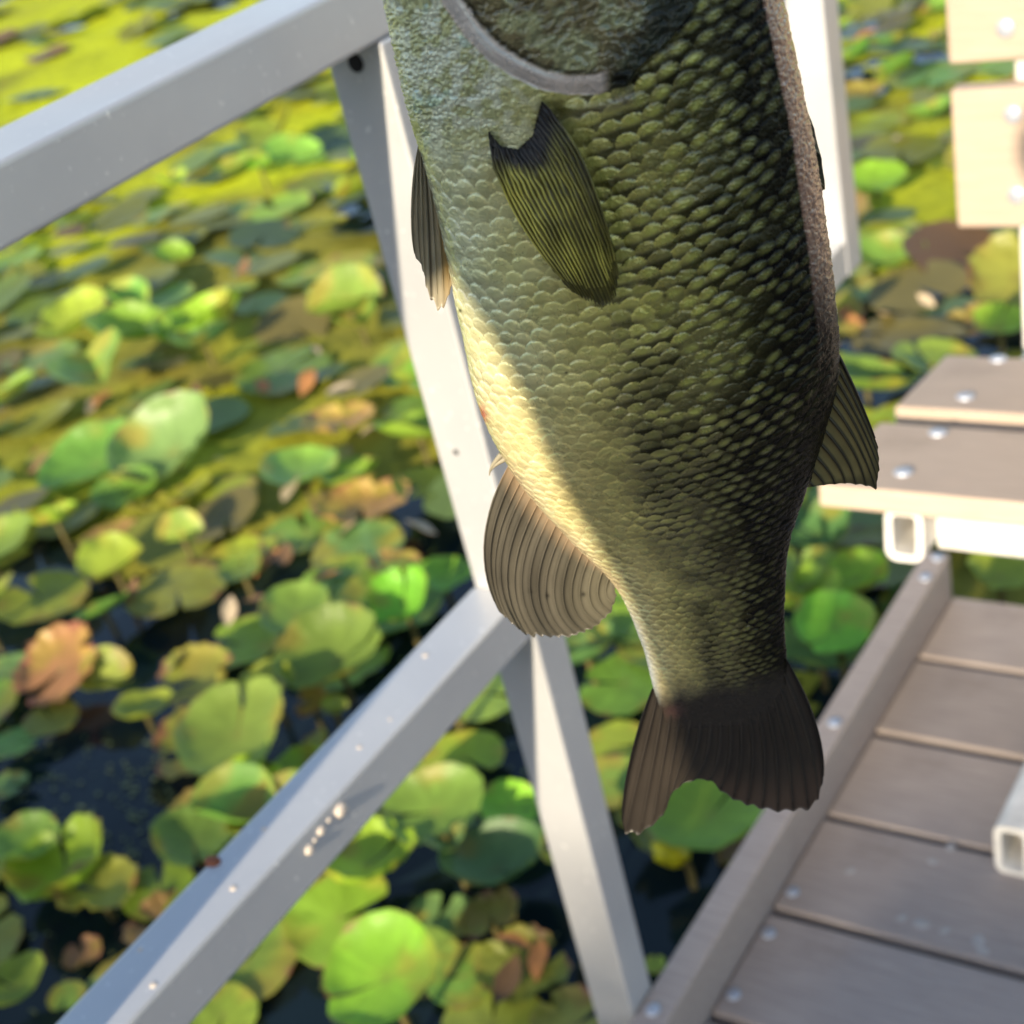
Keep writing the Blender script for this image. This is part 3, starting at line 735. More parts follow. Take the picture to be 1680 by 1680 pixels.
# design coordinates (photograph pixels of the outward flank); the far flank mirrors them
jm = np.array([np.argmin(np.abs(((2 * math.pi - t) % (2 * math.pi)) - th)) for t in th])
front = th <= math.pi
U = PXY[..., 0].copy(); Vv = PXY[..., 1].copy()
U[:, ~front] = U[:, jm[~front]]; Vv[:, ~front] = Vv[:, jm[~front]]
bl = np.array(BELLY, float); bk = np.array(BACK, float)
Lp = np.interp(Vv, bl[:, 1], bl[:, 0]); Rp = np.interp(Vv, bk[:, 1], bk[:, 0])
Wc = np.clip((U - Lp) / (Rp - Lp), 0, 1)        # 0 belly .. 1 back

def build_fish():
    fish = empty('fish', (FO[0], FO[1], zmouth)); fish.location = (0, 0, 0)
    tag(fish, 'green largemouth bass held head-up, pale belly and dark back, fins hanging', 'fish')
    # ---------------- scales: overlapping plates in (row, column) space
    arc = np.zeros((NL, NR_))
    seg = np.linalg.norm(np.roll(BP, -1, 1) - BP, axis=-1)
    cum = np.concatenate([np.zeros((NL, 1)), np.cumsum(seg, 1)[:, :-1]], 1)
    jmid = int(np.argmin(np.abs(th - math.pi / 2))); jmid2 = jm[jmid]
    arc[:, front] = (cum - cum[:, jmid:jmid + 1])[:, front]
    arc[:, ~front] = -(cum - cum[:, jmid2:jmid2 + 1])[:, ~front]
    wcol = np.interp(sfr, [0, 0.25, 0.45, 0.65, 0.85, 1.0], [0.0070, 0.0074, 0.0072, 0.0062, 0.0046, 0.0040])
    p = arc / wcol[:, None]
    drow = wcol * 0.58
    q1 = np.concatenate([[0], np.cumsum(-np.diff(zr) / ((drow[1:] + drow[:-1]) / 2))])
    q = q1[:, None] - 0.20 * p + 0.010 * p * p
    wob = 0.3 * (fbm(p * 0.35, q * 0.3, 61, 2) - 0.5) * 2
    pj = p + wob; qj = q + 0.3 * (fbm(p * 0.35 + 9, q * 0.3, 71, 2) - 0.5) * 2
    H = np.full(p.shape, -1.0); BDP = np.zeros(p.shape); BDQ = np.zeros(p.shape); RID = np.zeros(p.shape)
    r0 = np.floor(qj)
    for dr in (-2, -1, 0, 1, 2):
        r = r0 + dr; off = 0.5 * (r % 2)
        cc = np.floor(pj - off + 0.5)
        for dc in (-1, 0, 1):
            c = cc + dc
            h1 = _h(r, c, 5); h2 = _h(r, c, 6)
            dp = pj - off - c - (h1 - 0.5) * 0.22; dq = r - qj - (h2 - 0.5) * 0.26
            e = (dp / 0.64) ** 2 + (dq / (1.12 + 0.1 * (h1 - 0.5))) ** 2
            hh = 0.52 + 0.42 * dq - 0.95 * dp * dp - 0.9 * np.clip(dq - 0.55, 0, 1) ** 2 + 0.22 * (h2 - 0.5) + 0.5 * (h1 - 0.5) * dp
            hh = np.where(e < 1, hh, -1)
            b = hh > H
            H = np.where(b, hh, H); BDP = np.where(b, dp, BDP); BDQ = np.where(b, dq, BDQ); RID = np.where(b, _h(r, c, 7), RID)
    H = np.clip(H, 0, 2)
    rnd2 = np.modf(RID * 57.31)[0]
    # ---------------- regions
    GILL = [(700, -60), (727, 7), (763, 60), (800, 98), (840, 125), (887, 147), (933, 156), (983, 154), (1003, 146), (1030, 140), (1046, 112), (1100, 62), (1138, 12), (1150, -60)]
    inside = poly_inside(U, Vv, GILL + [(1150, -900), (700, -900)])
    gd = poly_dist(U, Vv, GILL); gs = np.where(inside, gd, -gd)
    gill = sstep(-1.5, 2.0, gs)
    band = sstep(-1, 2, gs) * (1 - sstep(31, 38, gs)) * (1 - sstep(985, 1003, U))
    groove = np.exp(-((gs - 39) / 4.0) ** 2) * (1 - sstep(960, 990, U))
    throat = (1 - sstep(0.20, 0.42, Wc)) * (1 - sstep(150, 330, Vv))
    ridge = sstep(-27, -23, U - Rp) * (1 - sstep(520, 640, Vv))
    ridge[:, ~front] = 0
    taper = (1 - sstep(0.90, 0.955, sfr))[:, None]
    amp = 0.00118 * (wcol / 0.0074)[:, None] * taper * (1 - gill) * (1 - 0.65 * throat) * (1 - 0.8 * ridge)
    amp = amp * (0.55 + 0.45 * sstep(0.02, 0.14, Wc)) * (0.55 + 0.75 * sstep(0.3, 0.7, fbm(U * 0.012, Vv * 0.014, 301, 3)))
    crin = fbm(U * 0.14, Vv * 0.14, 81, 4) - 0.5
    ridged = 1 - np.abs(2 * fbm(U * 0.13, Vv * 0.17, 91, 3) - 1) * 2.2
    fine = fbm(U * 0.22, Vv * 0.30, 83, 3) - 0.5
    disp = amp * H + 0.00045 * fine * (1 - gill) * taper * (0.4 + 0.6 * sstep(0.1, 0.3, Wc))
    disp = disp + throat * (1 - gill) * (0.00042 * np.clip(ridged, -0.5, 1) + 0.0004 * crin)
    opr = 1 - np.abs(2 * fbm(U * 0.055 + 0.04 * Vv, Vv * 0.05 - 0.02 * U, 95, 4) - 1) * 2.4
    gh = sstep(-1.5, 30.0, gs) * (1 - sstep(960, 1000, U)) + sstep(-1.5, 2.0, gs) * sstep(960, 1000, U)
    disp = disp + gill * (0.0014 * gh + 0.0007 * np.clip(opr, -0.5, 1) * (1 - band) + 0.0006 * crin * (1 - band)) + band * (0.0002 * np.sin(gs / 31 * math.pi) + 0.00025 * (fbm(gs * 0.16, U * 0.01, 77, 3) - 0.5)) - groove * 0.0005
    disp = disp + ridge * (0.0010 + 0.0003 * (fbm(U * 0.25, Vv * 0.12, 99, 3) - 0.5) * 2)
    # shallow hollow behind the gill flap and beside the pectoral base
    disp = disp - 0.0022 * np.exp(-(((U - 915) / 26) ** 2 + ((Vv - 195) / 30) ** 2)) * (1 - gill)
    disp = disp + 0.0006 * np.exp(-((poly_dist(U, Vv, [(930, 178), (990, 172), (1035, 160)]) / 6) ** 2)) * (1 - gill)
    rowf = (1 - sstep(0.0, 0.03, 1 - sfr) * 1.0)
    P2 = BP + BN * disp[..., None]
    # ---------------- colour
    wk = np.array([0, 0.10, 0.22, 0.36, 0.50, 0.62, 0.74, 0.86, 1.0])
    upper = np.array([(0.44, 0.49, 0.38), (0.37, 0.40, 0.255), (0.29, 0.31, 0.150), (0.225, 0.235, 0.085), (0.17, 0.18, 0.054), (0.105, 0.110, 0.028), (0.042, 0.044, 0.012), (0.012, 0.012, 0.005), (0.008, 0.008, 0.004)])
    lower = np.array([(0.55, 0.53, 0.37), (0.44, 0.42, 0.25), (0.285, 0.27, 0.125), (0.18, 0.175, 0.068), (0.115, 0.115, 0.045), (0.065, 0.064, 0.024), (0.030, 0.029, 0.011), (0.011, 0.011, 0.005), (0.008, 0.008, 0.004)])
    wn_ = np.clip(Wc + 0.07 * (fbm(U * 0.018, Vv * 0.018, 101, 3) - 0.5) * 2, 0, 1)
    def rmp(tab): return np.stack([np.interp(wn_, wk, tab[:, k]) for k in range(3)], -1)
    ml = sstep(430, 820, Vv)[..., None]
    col = rmp(upper) * (1 - ml) + rmp(lower) * ml
    gn = (1 + 0.38 * np.exp(-((Wc - 0.42) / 0.26) ** 2)) * (1.55 - 0.5 * sstep(0.62, 0.85, Wc))
    col = col * gn[..., None] * np.array([1.12, 1.0, 0.80])
    # per-scale tone, bright fleck in the middle of a scale, painted crevice shade and rim highlight
    tone = 0.72 + 0.56 * RID
    sc_ok = ((1 - gill) * (1 - 0.8 * throat))[..., None]
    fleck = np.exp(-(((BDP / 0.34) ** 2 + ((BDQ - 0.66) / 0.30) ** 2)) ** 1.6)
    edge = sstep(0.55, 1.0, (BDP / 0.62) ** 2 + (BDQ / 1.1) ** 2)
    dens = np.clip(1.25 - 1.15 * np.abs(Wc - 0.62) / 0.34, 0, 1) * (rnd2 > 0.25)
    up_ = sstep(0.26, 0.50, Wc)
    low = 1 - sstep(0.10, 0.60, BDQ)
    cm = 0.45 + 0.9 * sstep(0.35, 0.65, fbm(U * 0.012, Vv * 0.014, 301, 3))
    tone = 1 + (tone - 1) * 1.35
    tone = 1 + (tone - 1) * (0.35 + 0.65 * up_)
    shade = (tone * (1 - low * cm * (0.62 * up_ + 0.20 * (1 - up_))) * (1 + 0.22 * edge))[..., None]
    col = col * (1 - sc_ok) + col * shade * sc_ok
    fk = (fleck * dens * (0.35 + 0.65 * rnd2) * (1 - 0.55 * sstep(600, 900, Vv)))[..., None] * sc_ok
    col = col * (1 - fk) + (np.array([0.42, 0.43, 0.080]) * (0.7 + 0.5 * RID[..., None])) * fk
    fk2 = (fleck * (1 - sstep(0.3, 0.55, Wc)) * 0.35 * rnd2)[..., None] * sc_ok
    col = col * (1 - fk2) + np.array([0.40, 0.42, 0.16]) * fk2
    # darker lateral blotches low on the flank
    blot = np.exp(-((Wc - (0.52 - 0.06 * sstep(700, 1100, Vv))) / 0.10) ** 2) * sstep(0.48, 0.62, fbm(U * 0.004, Vv * 0.02, 111, 3)) * sstep(480, 640, Vv)
    col = col * (1 - 0.55 * blot[..., None])
    # iridescent throat: pale blue-green with olive mottling
    mot = sstep(0.42, 0.62, fbm(U * 0.06, Vv * 0.06, 121, 4))[..., None]
    tcol = np.array([0.50, 0.55, 0.46]) * (1 - mot) + np.array([0.33, 0.36, 0.19]) * mot
    ir = sstep(0.66, 0.76, fbm(U * 0.03, Vv * 0.03, 131, 3))[..., None]
    tcol = tcol * (1 - 0.4 * ir) + np.array([0.36, 0.60, 0.62]) * 0.4 * ir
    tcol = tcol * np.array([1.22, 1.16, 1.02])
    cr = sstep(0.5, 0.9, np.clip(ridged, 0, 1))[..., None]
    tcol = tcol * (0.85 + 0.42 * cr)
    tw = (throat * (1 - gill))[..., None]
    col = col * (1 - tw) + tcol * tw
    # gill cover
    om = sstep(0.40, 0.64, fbm(U * 0.03, Vv * 0.03, 141, 4))[..., None]
    ocol = np.array([0.16, 0.135, 0.055]) * (1 - om) + np.array([0.30, 0.31, 0.15]) * om
    ocol = ocol * (0.75 + 0.5 * sstep(0.4, 0.9, opr))[..., None]
    dk = sstep(985, 1060, U + 0.35 * (Vv - 60) + 40 * (fbm(U * 0.02, Vv * 0.02, 143, 3) - 0.5))[..., None]
    ocol = ocol * (1 - 0.93 * dk) + np.array([0.010, 0.016, 0.013]) * 0.93 * dk
    og = gill[..., None]
    col = col * (1 - og) + ocol * og
    bc = np.array([0.76, 0.67, 0.60]) * (0.55 + 0.8 * fbm(gs * 0.13, U * 0.015, 7, 3))[..., None]
    bc = bc * (1 - 0.25 * sstep(860, 980, U)[..., None]) + np.array([0.06, 0.03, 0.0]) * sstep(800, 980, U)[..., None] * 0.6
    bc = bc + 0.22 * np.exp(-((gs - 27) / 3.0) ** 2)[..., None] * (1 - sstep(860, 960, U))[..., None]
    col = col * (1 - band[..., None]) + bc * band[..., None]
    col = col * (1 - 0.75 * groove[..., None])  # crease shade along the gill rim, painted into the colour
    spot = np.exp(-(((U - 1016) / 20) ** 2 + ((Vv - 126) / 16) ** 2))[..., None]
    col = col * (1 - 0.85 * np.clip(spot * 1.3, 0, 1))
    rim = (np.exp(-((gs + 3) / 4.0) ** 2) * sstep(1000, 1040, U))[..., None]
    col = col * (1 - 0.8 * rim)
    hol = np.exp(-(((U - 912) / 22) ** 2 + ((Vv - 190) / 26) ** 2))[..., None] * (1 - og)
    col = col * (1 - 0.75 * hol)  # shade of the hollow behind the flap, put in as darker colour
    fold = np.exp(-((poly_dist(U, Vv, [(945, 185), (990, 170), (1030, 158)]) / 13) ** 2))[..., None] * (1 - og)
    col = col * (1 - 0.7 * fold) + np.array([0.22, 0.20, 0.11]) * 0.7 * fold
    # dorsal ridge skin, with the warm light caught on it painted in
    rg = ridge[..., None]
    rt = fbm(U * 0.3, Vv * 0.15, 151, 3)[..., None]
    col = col * (1 - rg) + (np.array([0.30, 0.165, 0.11]) * (0.75 + 0.5 * rt)) * rg * (1 - 0.95 * sstep(330, 560, Vv))[..., None] + rg * np.array([0.016, 0.012, 0.009])
    # white belly edge, vent, red tail-base mark, dark tail base
    be = (np.exp(-((Wc - 0.0) / 0.05) ** 2) * sstep(950, 1050, Vv))[..., None]
    col = col * (1 - be) + np.array([0.50, 0.55, 0.54]) * be
    vt = np.exp(-(((U - 791) / 9) ** 2 + ((Vv - 682) / 16) ** 2))[..., None]
    col = col * (1 - vt) + np.array([0.62, 0.13, 0.11]) * vt
    afb = (np.exp(-(poly_dist(U, Vv, [(822, 752), (890, 848), (975, 930), (1010, 965)]) / 13) ** 2))[..., None]
    col = col * (1 - 0.65 * afb) + np.array([0.52, 0.40, 0.27]) * 0.65 * afb
    tb = sstep(1092, 1150, Vv + 10 * (fbm(U * 0.06, Vv * 0.06, 161) - 0.5) * 2 + 0.14 * (U - 1180))[..., None]
    col = col * (1 - tb) + np.array([0.030, 0.025, 0.020]) * tb
    rd = np.exp(-(((U - 1106) / 15) ** 2 + ((Vv - 1166) / 11) ** 2))[..., None]
    col = col * (1 - 0.6 * rd) + np.array([0.11, 0.055, 0.045]) * 0.6 * rd
    # small dark specks
    for (a, b_, r_) in ((1091, 484, 4), (757, 509, 3), (1040, 590, 3), (930, 610, 2.5), (1180, 700, 3)):
        s_ = np.exp(-(((U - a) / r_) ** 2 + ((Vv - b_) / r_) ** 2))[..., None]; col = col * (1 - 0.9 * s_)
    # head past the frame: same skin, jaw paler
    col = np.clip(col, 0.004, 0.8)
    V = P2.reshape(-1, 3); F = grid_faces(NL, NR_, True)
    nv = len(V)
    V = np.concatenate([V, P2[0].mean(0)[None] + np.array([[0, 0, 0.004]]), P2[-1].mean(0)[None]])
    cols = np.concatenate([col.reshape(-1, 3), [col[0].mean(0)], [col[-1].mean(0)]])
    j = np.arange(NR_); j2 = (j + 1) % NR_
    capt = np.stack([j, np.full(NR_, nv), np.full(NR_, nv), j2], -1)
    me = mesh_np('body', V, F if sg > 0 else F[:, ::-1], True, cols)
    m = mat_vcol('fish_skin', 0.30, 0.65, 0.8, 0, 620, 0.6, 0.0009)
    n = m.node_tree; b = n.nodes['Principled BSDF']
    rz2 = noise_node(n, 120, 3); rr = ramp(n, rz2.outputs[0], [(0.3, (0.16,) * 3), (0.7, (0.40,) * 3)]); n.links.new(rr.outputs[0], b.inputs['Roughness'])
    va = [q_ for q_ in n.nodes if q_.type == 'VERTEX_COLOR'][0]
    lw = ramp(n, va.outputs[0], [(0.008, (0.12,) * 3), (0.12, (1.0,) * 3)])
    mc = N(n, 'ShaderNodeMath', operation='MULTIPLY'); mc.inputs[1].default_value = 0.7; n.links.new(lw.outputs[0], mc.inputs[0]); n.links.new(mc.outputs[0], b.inputs['Coat Weight'])
    ms = N(n, 'ShaderNodeMath', operation='MULTIPLY'); ms.inputs[1].default_value = 0.65; n.links.new(lw.outputs[0], ms.inputs[0]); n.links.new(ms.outputs[0], b.inputs['Specular IOR Level'])
    mm_ = N(n, 'ShaderNodeMath', operation='MULTIPLY'); mm_.inputs[1].default_value = 0.28; n.links.new(lw.outputs[0], mm_.inputs[0]); n.links.new(mm_.outputs[0], b.inputs['Metallic'])
    link('body', me, m, fish)
    # mouth: dark closed end with lips
    ring = P2[0]; cc = ring.mean(0)
    lipv, lipf = tube_path(np.concatenate([ring[::20], ring[:1]]), [0.0035] * (len(ring[::20]) + 1), 8)
    link('lip', mesh_np('lip', lipv, lipf), mat_plain('lip', (0.30, 0.31, 0.22), 0.35), fish)
    inner = np.concatenate([ring[::20], (cc + (ring[::20] - cc) * 0.5) - np.array([0, 0, 0.02]), (cc + (ring[::20] - cc) * 0.05) - np.array([0, 0, 0.035])])
    link('mouth', mesh_np('mouth', inner, grid_faces(3, len(ring[::20]), True)), mat_plain('mouth', (0.32, 0.14, 0.12), 0.4), fish)
    # eyes, out of the frame on the head
    for s in (1, -1):
        i = int(np.argmin(np.abs(zr - (ztop + 0.052)))); jj = int(np.argmin(np.abs(th - (0.95 if s > 0 else 2 * math.pi - 0.95))))
        e = dome_mesh('eye', 0.0085, 0.005, 20, 6); o = link('eye', e, mat_plain('eye_gold', (0.25, 0.16, 0.03), 0.1), fish, P2[i, jj] - BN[i, jj] * 0.0008)
        o.rotation_euler = Vector(BN[i, jj]).to_track_quat('Z', 'Y').to_euler()
        pu = link('pupil', dome_mesh('pupil', 0.0042, 0.003, 16, 5), mat_plain('pupil', (0.004, 0.004, 0.005), 0.05), o, (0, 0, 0.0036))
    return fish, P2
fish, FP2 = build_fish()

# front surface lookup for things lying on the flank
fsel = np.where(front)[0][::4]
_fp = FP2[::4][:, fsel].reshape(-1, 3); _fpx = project(_fp)
def on_flank(u, v, lift):
    k = np.argsort((_fpx[:, 0] - u) ** 2 + (_fpx[:, 1] - v) ** 2)[:4]
    dep = np.mean([np.linalg.norm(_fp[i] - C0) for i in k])
    d = ray(u, v); d /= np.linalg.norm(d)
    return C0 + d * (dep - lift)
MN_ = FT * math.cos(PSI) + FN * math.sin(PSI)                 # direction belly -> back in the fish's own mid plane
_axis = FO + FT * 0.02
_pln = np.cross(MN_, FZ); _pln /= np.linalg.norm(_pln)
def on_mid(u, v, off=0.0):
    d = ray(u, v); k = ((_axis - C0) @ _pln) / (d @ _pln); dn = d / np.linalg.norm(d)
    return C0 + d * k - dn * off
FINM = mat_vcol('fin', 0.35, 0.5, 0.15, 0.35, 700, 0.3, 0.0004)
RAYM = mat_vcol('fin_ray', 0.35, 0.5, 0.15, 0.15)
def fin(name, base, mid, tip, nrays, place, ray_r, colf, ridge_h=0.0004, rag=0.02, label=None, ni=None, nj=40, ray_to=0.97, rays=None, ray_gain=1.0, side=-1):
    ni = ni or nrays * 8 + 1
    B, Mm, T = poly_resample(base, ni), poly_resample(mid, ni), poly_resample(tip, ni)
    i = np.linspace(0, 1, ni)[:, None]; jv = np.linspace(0, 1, nj)[None, :]
    phs = np.abs(np.sin(math.pi * i * nrays))
    ext = 1 - rag * phs ** 2 - rag * 1.2 * (vnoise(i * nrays * 2.3, i * 0, len(name)) - 0.3)
    t = jv * ext
    b0 = 2 * (t - 0.5) * (t - 1); b1 = 4 * t * (1 - t); b2 = 2 * t * (t - 0.5)
    UV = B[:, None] * b0[..., None] + Mm[:, None] * b1[..., None] + T[:, None] * b2[..., None]
    P = np.array([[place(UV[a, c, 0], UV[a, c, 1], i[a, 0], jv[0, c]) for c in range(nj)] for a in range(ni)])
    da = np.gradient(P, axis=0); dc = np.gradient(P, axis=1); nn = np.cross(da, dc); nn /= np.linalg.norm(nn, axis=-1, keepdims=True) + 1e-12
    toc = C0 - P; sgn = np.sign((nn * toc).sum(-1).mean()); nn *= sgn
    rip = (1 - phs) ** 1.5
    P = P + nn * (ridge_h * rip * (1 - 0.5 * jv))[..., None]
    c = colf(np.broadcast_to(i, (ni, nj)), np.broadcast_to(jv, (ni, nj)), np.broadcast_to(rip, (ni, nj)), UV[..., 0], UV[..., 1])
    V = np.concatenate([P.reshape(-1, 3), (P - nn * 0.00045).reshape(-1, 3)])
    f = grid_faces(ni, nj); m_ = ni * nj
    bidx = np.concatenate([np.arange(nj), np.arange(1, ni) * nj + nj - 1, np.arange(nj - 2, -1, -1) + (ni - 1) * nj, np.arange(ni - 2, 0, -1) * nj])
    rimf = np.stack([bidx, np.roll(bidx, -1), np.roll(bidx, -1) + m_, bidx + m_], -1)
    cf = c.reshape(-1, 3)
    o = link(name, mesh_np(name, V, np.concatenate([f, f[:, ::-1] + m_, rimf]), True, np.concatenate([cf, cf])), FINM, fish)
    if label: o['label'] = label
    for k in range(nrays + 1):
        a = min(int(round(k / nrays * (ni - 1))), ni - 1)
        cj = np.arange(0, int(nj * ray_to), 3)
        pts = P[a, cj] + nn[a, cj] * 0.00005
        v, ff = tube_path(pts, ray_r * (1 - 0.75 * cj / nj) * sstep(-0.02, 0.22, cj / nj) + 0.00005, 6)
        cc = np.repeat(c[a, cj] * ray_gain, 6, 0)
        link('fin_ray', mesh_np('fin_ray', v, ff, True, cc), RAYM, o)
    return o
A = np.array
def c_tail(i, j, r, u, v):
    n = fbm(u * 0.03, v * 0.015, 201, 3)[..., None]
    c = A([0.038, 0.031, 0.024]) * (0.6 + 0.8 * n) * (1 - 0.35 * r[..., None])
    e = (sstep(0.62, 0.98, j) * sstep(0.35, 0.6, i) * (1 - sstep(0.35, 0.75, r)))[..., None]
    c = c + A([0.060, 0.034, 0.022]) * e
    ed = np.maximum(1 - sstep(0.0, 0.035, i), sstep(0.955, 1.0, i))[..., None]
    return c * (1 - 0.8 * ed)
fin('tail_fin', [(1070, 1128), (1088, 1152), (1135, 1162), (1195, 1158), (1250, 1130), (1291, 1080)],
    [(1034, 1248), (1075, 1252), (1118, 1228), (1190, 1238), (1262, 1232), (1341, 1196)],
    [(1020, 1345), (1026, 1371), (1045, 1373), (1080, 1348), (1094, 1328), (1098, 1308), (1118, 1288), (1142, 1279), (1166, 1281), (1182, 1297), (1205, 1313), (1240, 1326), (1280, 1333), (1322, 1332), (1341, 1318), (1349, 1285)],
    17, lambda u, v, i, j: on_mid(u, v, 0.0015 * math.sin(i * 9) * j), 0.0006, c_tail, 0.0007, 0.018, 'dark brown notched tail fin', ray_gain=1.5)
def c_anal(i, j, r, u, v):
    n = fbm(u * 0.05, v * 0.02, 211, 3)[..., None]
    c = A([0.105, 0.095, 0.072]) * (0.72 + 0.5 * n) * (1 - 0.42 * (r ** 0.7)[..., None])
    lt = sstep(0.45, 1.0, i)[..., None]
    c = c * (1 - lt * 0.6) + A([0.17, 0.155, 0.10]) * lt * 0.6 * (1 - 0.35 * r[..., None])
    for (a, b_) in ((870, 970), (898, 977), (904, 878), (957, 975)):
        c = c * (1 - 0.9 * np.exp(-(((u - a) / 3.5) ** 2 + ((v - b_) / 3.5) ** 2))[..., None])
    c = c * (0.75 + 0.5 * vnoise(i * 17, j * 1.5, 217))[..., None]
    bs = (1 - sstep(0.0, 0.16, j))[..., None]
    c = c * (1 - bs) + A([0.36, 0.26, 0.16]) * bs
    return c
fin('anal_fin', [(838, 758), (862, 786), (900, 835), (944, 881), (984, 916), (1014, 948)],
    [(795, 890), (830, 935), (872, 960), (918, 978), (960, 980), (1009, 966)],
    [(820, 1006), (845, 1028), (866, 1044), (900, 1048), (940, 1044), (975, 1031), (1003, 1006), (1012, 976)],
    17, lambda u, v, i, j: on_mid(u, v, 0.002 * math.sin(i * 6 + 1) * j + 0.0006 * math.sin(i * 31 + j * 3)), 0.0004, c_anal, 0.0006, 0.022, 'grey translucent anal fin', ray_gain=1.45)
def c_dors(i, j, r, u, v):
    n = fbm(u * 0.05, v * 0.05, 221, 3)[..., None]
    c = A([0.24, 0.205, 0.080]) * (0.75 + 0.5 * n)
    c = c * (1 - 0.84 * sstep(0.25, 0.75, r)[..., None])
    ed = np.maximum(1 - sstep(0.0, 0.10, i), sstep(0.80, 1.0, j) * 0.7)[..., None]
    return c * (1 - 0.82 * ed) + A([0.012, 0.010, 0.008])
fin('soft_dorsal_fin', [(1358, 548), (1354, 600), (1344, 650), (1331, 705), (1318, 755), (1304, 800)],
    [(1402, 638), (1402, 690), (1396, 725), (1378, 750), (1348, 776), (1312, 800)],
    [(1441, 735), (1443, 770), (1438, 803), (1420, 797), (1390, 793), (1350, 796), (1318, 801)],
    11, lambda u, v, i, j: on_mid(u, v, -0.004 + 0.001 * math.sin(i * 7) * j), 0.0007, c_dors, 0.0005, 0.012, 'striped brown soft dorsal fin', ray_gain=0.7)
def c_spiny(i, j, r, u, v):
    c = A([0.045, 0.040, 0.016]) * (1 - 0.7 * r[..., None]) + A([0.012, 0.011, 0.008])
    y = np.exp(-((i - 0.38) / 0.03) ** 2)[..., None]
    return c + A([0.10, 0.07, 0.01]) * y * 0.6
fin('spiny_dorsal_fin', [(1296, 130), (1315, 230), (1330, 320), (1342, 400), (1352, 490), (1356, 545)],
    [(1309, 150), (1336, 245), (1344, 325), (1350, 400), (1357, 485), (1362, 550)],
    [(1318, 165), (1332, 200), (1345, 250), (1353, 296), (1353, 310), (1347, 313), (1353, 352), (1347, 358), (1354, 395), (1359, 470), (1364, 552)],
    8, lambda u, v, i, j: on_mid(u, v, -0.006 - 0.003 * j), 0.0008, c_spiny, 0.0006, 0.0, 'dark folded spiny dorsal fin', ray_gain=0.8, nj=16)
def c_pect(i, j, r, u, v):
    n = fbm(u * 0.05, v * 0.03, 231, 4)[..., None]
    blotch = sstep(0.45, 0.62, fbm(u * 0.022, v * 0.035, 241, 3))[..., None]
    c = A([0.36, 0.32, 0.060]) * (0.6 + 0.8 * n) * (1 - 0.55 * blotch)
    c = c * (0.50 + 0.75 * sstep(0.35, 0.9, r)[..., None])
    ed = sstep(0.70, 1.0, i)[..., None]
    c = c * (1 - 0.6 * ed)
    bs = (1 - sstep(0.16, 0.30, j + 0.05 * np.sin(i * 9)))[..., None]
    return c * (1 - bs) + A([0.030, 0.026, 0.022]) * bs
fin('pectoral_fin', [(801, 216), (822, 240), (850, 246), (874, 222), (889, 166)],
    [(842, 345), (872, 345), (905, 338), (938, 322), (964, 280)],
    [(938, 478), (962, 492), (985, 506), (1000, 509), (1010, 490), (1016, 452)],
    19, lambda u, v, i, j: on_flank(u, v, 0.0012 + 0.0095 * math.sin(min(j * 1.25, 1) * 1.57) * (0.55 + 0.45 * i)), 0.00042, c_pect, 0.0006, 0.02, 'olive striped pectoral fin with a black base', ray_gain=1.5)
def c_pelv(i, j, r, u, v):
    c = A([0.42, 0.37, 0.25]) * (0.8 + 0.4 * fbm(u * 0.1, v * 0.03, 251, 3)[..., None]) * (1 - 0.45 * r[..., None])
    o = sstep(0.60, 0.85, i)[..., None]
    c = c * (1 - o) + A([0.36, 0.22, 0.045]) * o * (1 - 0.4 * r[..., None])
    tp = sstep(0.8, 1.0, j)[..., None]
    c = c * (1 - 0.5 * tp) + A([0.42, 0.37, 0.27]) * 0.5 * tp
    dl = np.exp(-((i - 0.45) / 0.025) ** 2)[..., None]
    return c * (1 - 0.75 * dl)
fin('pelvic_fin', [(687, 232), (690, 226), (694, 232), (700, 246)],
    [(677, 350), (689, 352), (706, 350), (722, 352), (735, 356)],
    [(684, 425), (694, 440), (702, 482), (722, 517), (737, 486), (744, 458)],
    7, lambda u, v, i, j: on_mid(u, v, 0.010 - 0.006 * j * (1 - i)), 0.0005, c_pelv, 0.0007, 0.02, 'grey and orange pelvic fin', ray_gain=1.2)
def build_spines():
    o = None
    for (a, b_) in (((823, 745), (803, 780)), ((830, 752), (806, 772))):
        p0, p1 = on_mid(*a), on_mid(*b_); pts = [p0 + (p1 - p0) * t + FT * (-0.0012 * math.sin(t * 3.1)) for t in np.linspace(0, 1, 8)]
        v, f = tube_path(pts, np.linspace(0.0011, 0.0002, 8), 7); cc = np.ones((len(v), 3)) * A([0.33, 0.30, 0.22])
        link('anal_spine', mesh_np('anal_spine', v, f, True, cc), RAYM, fish)
build_spines()

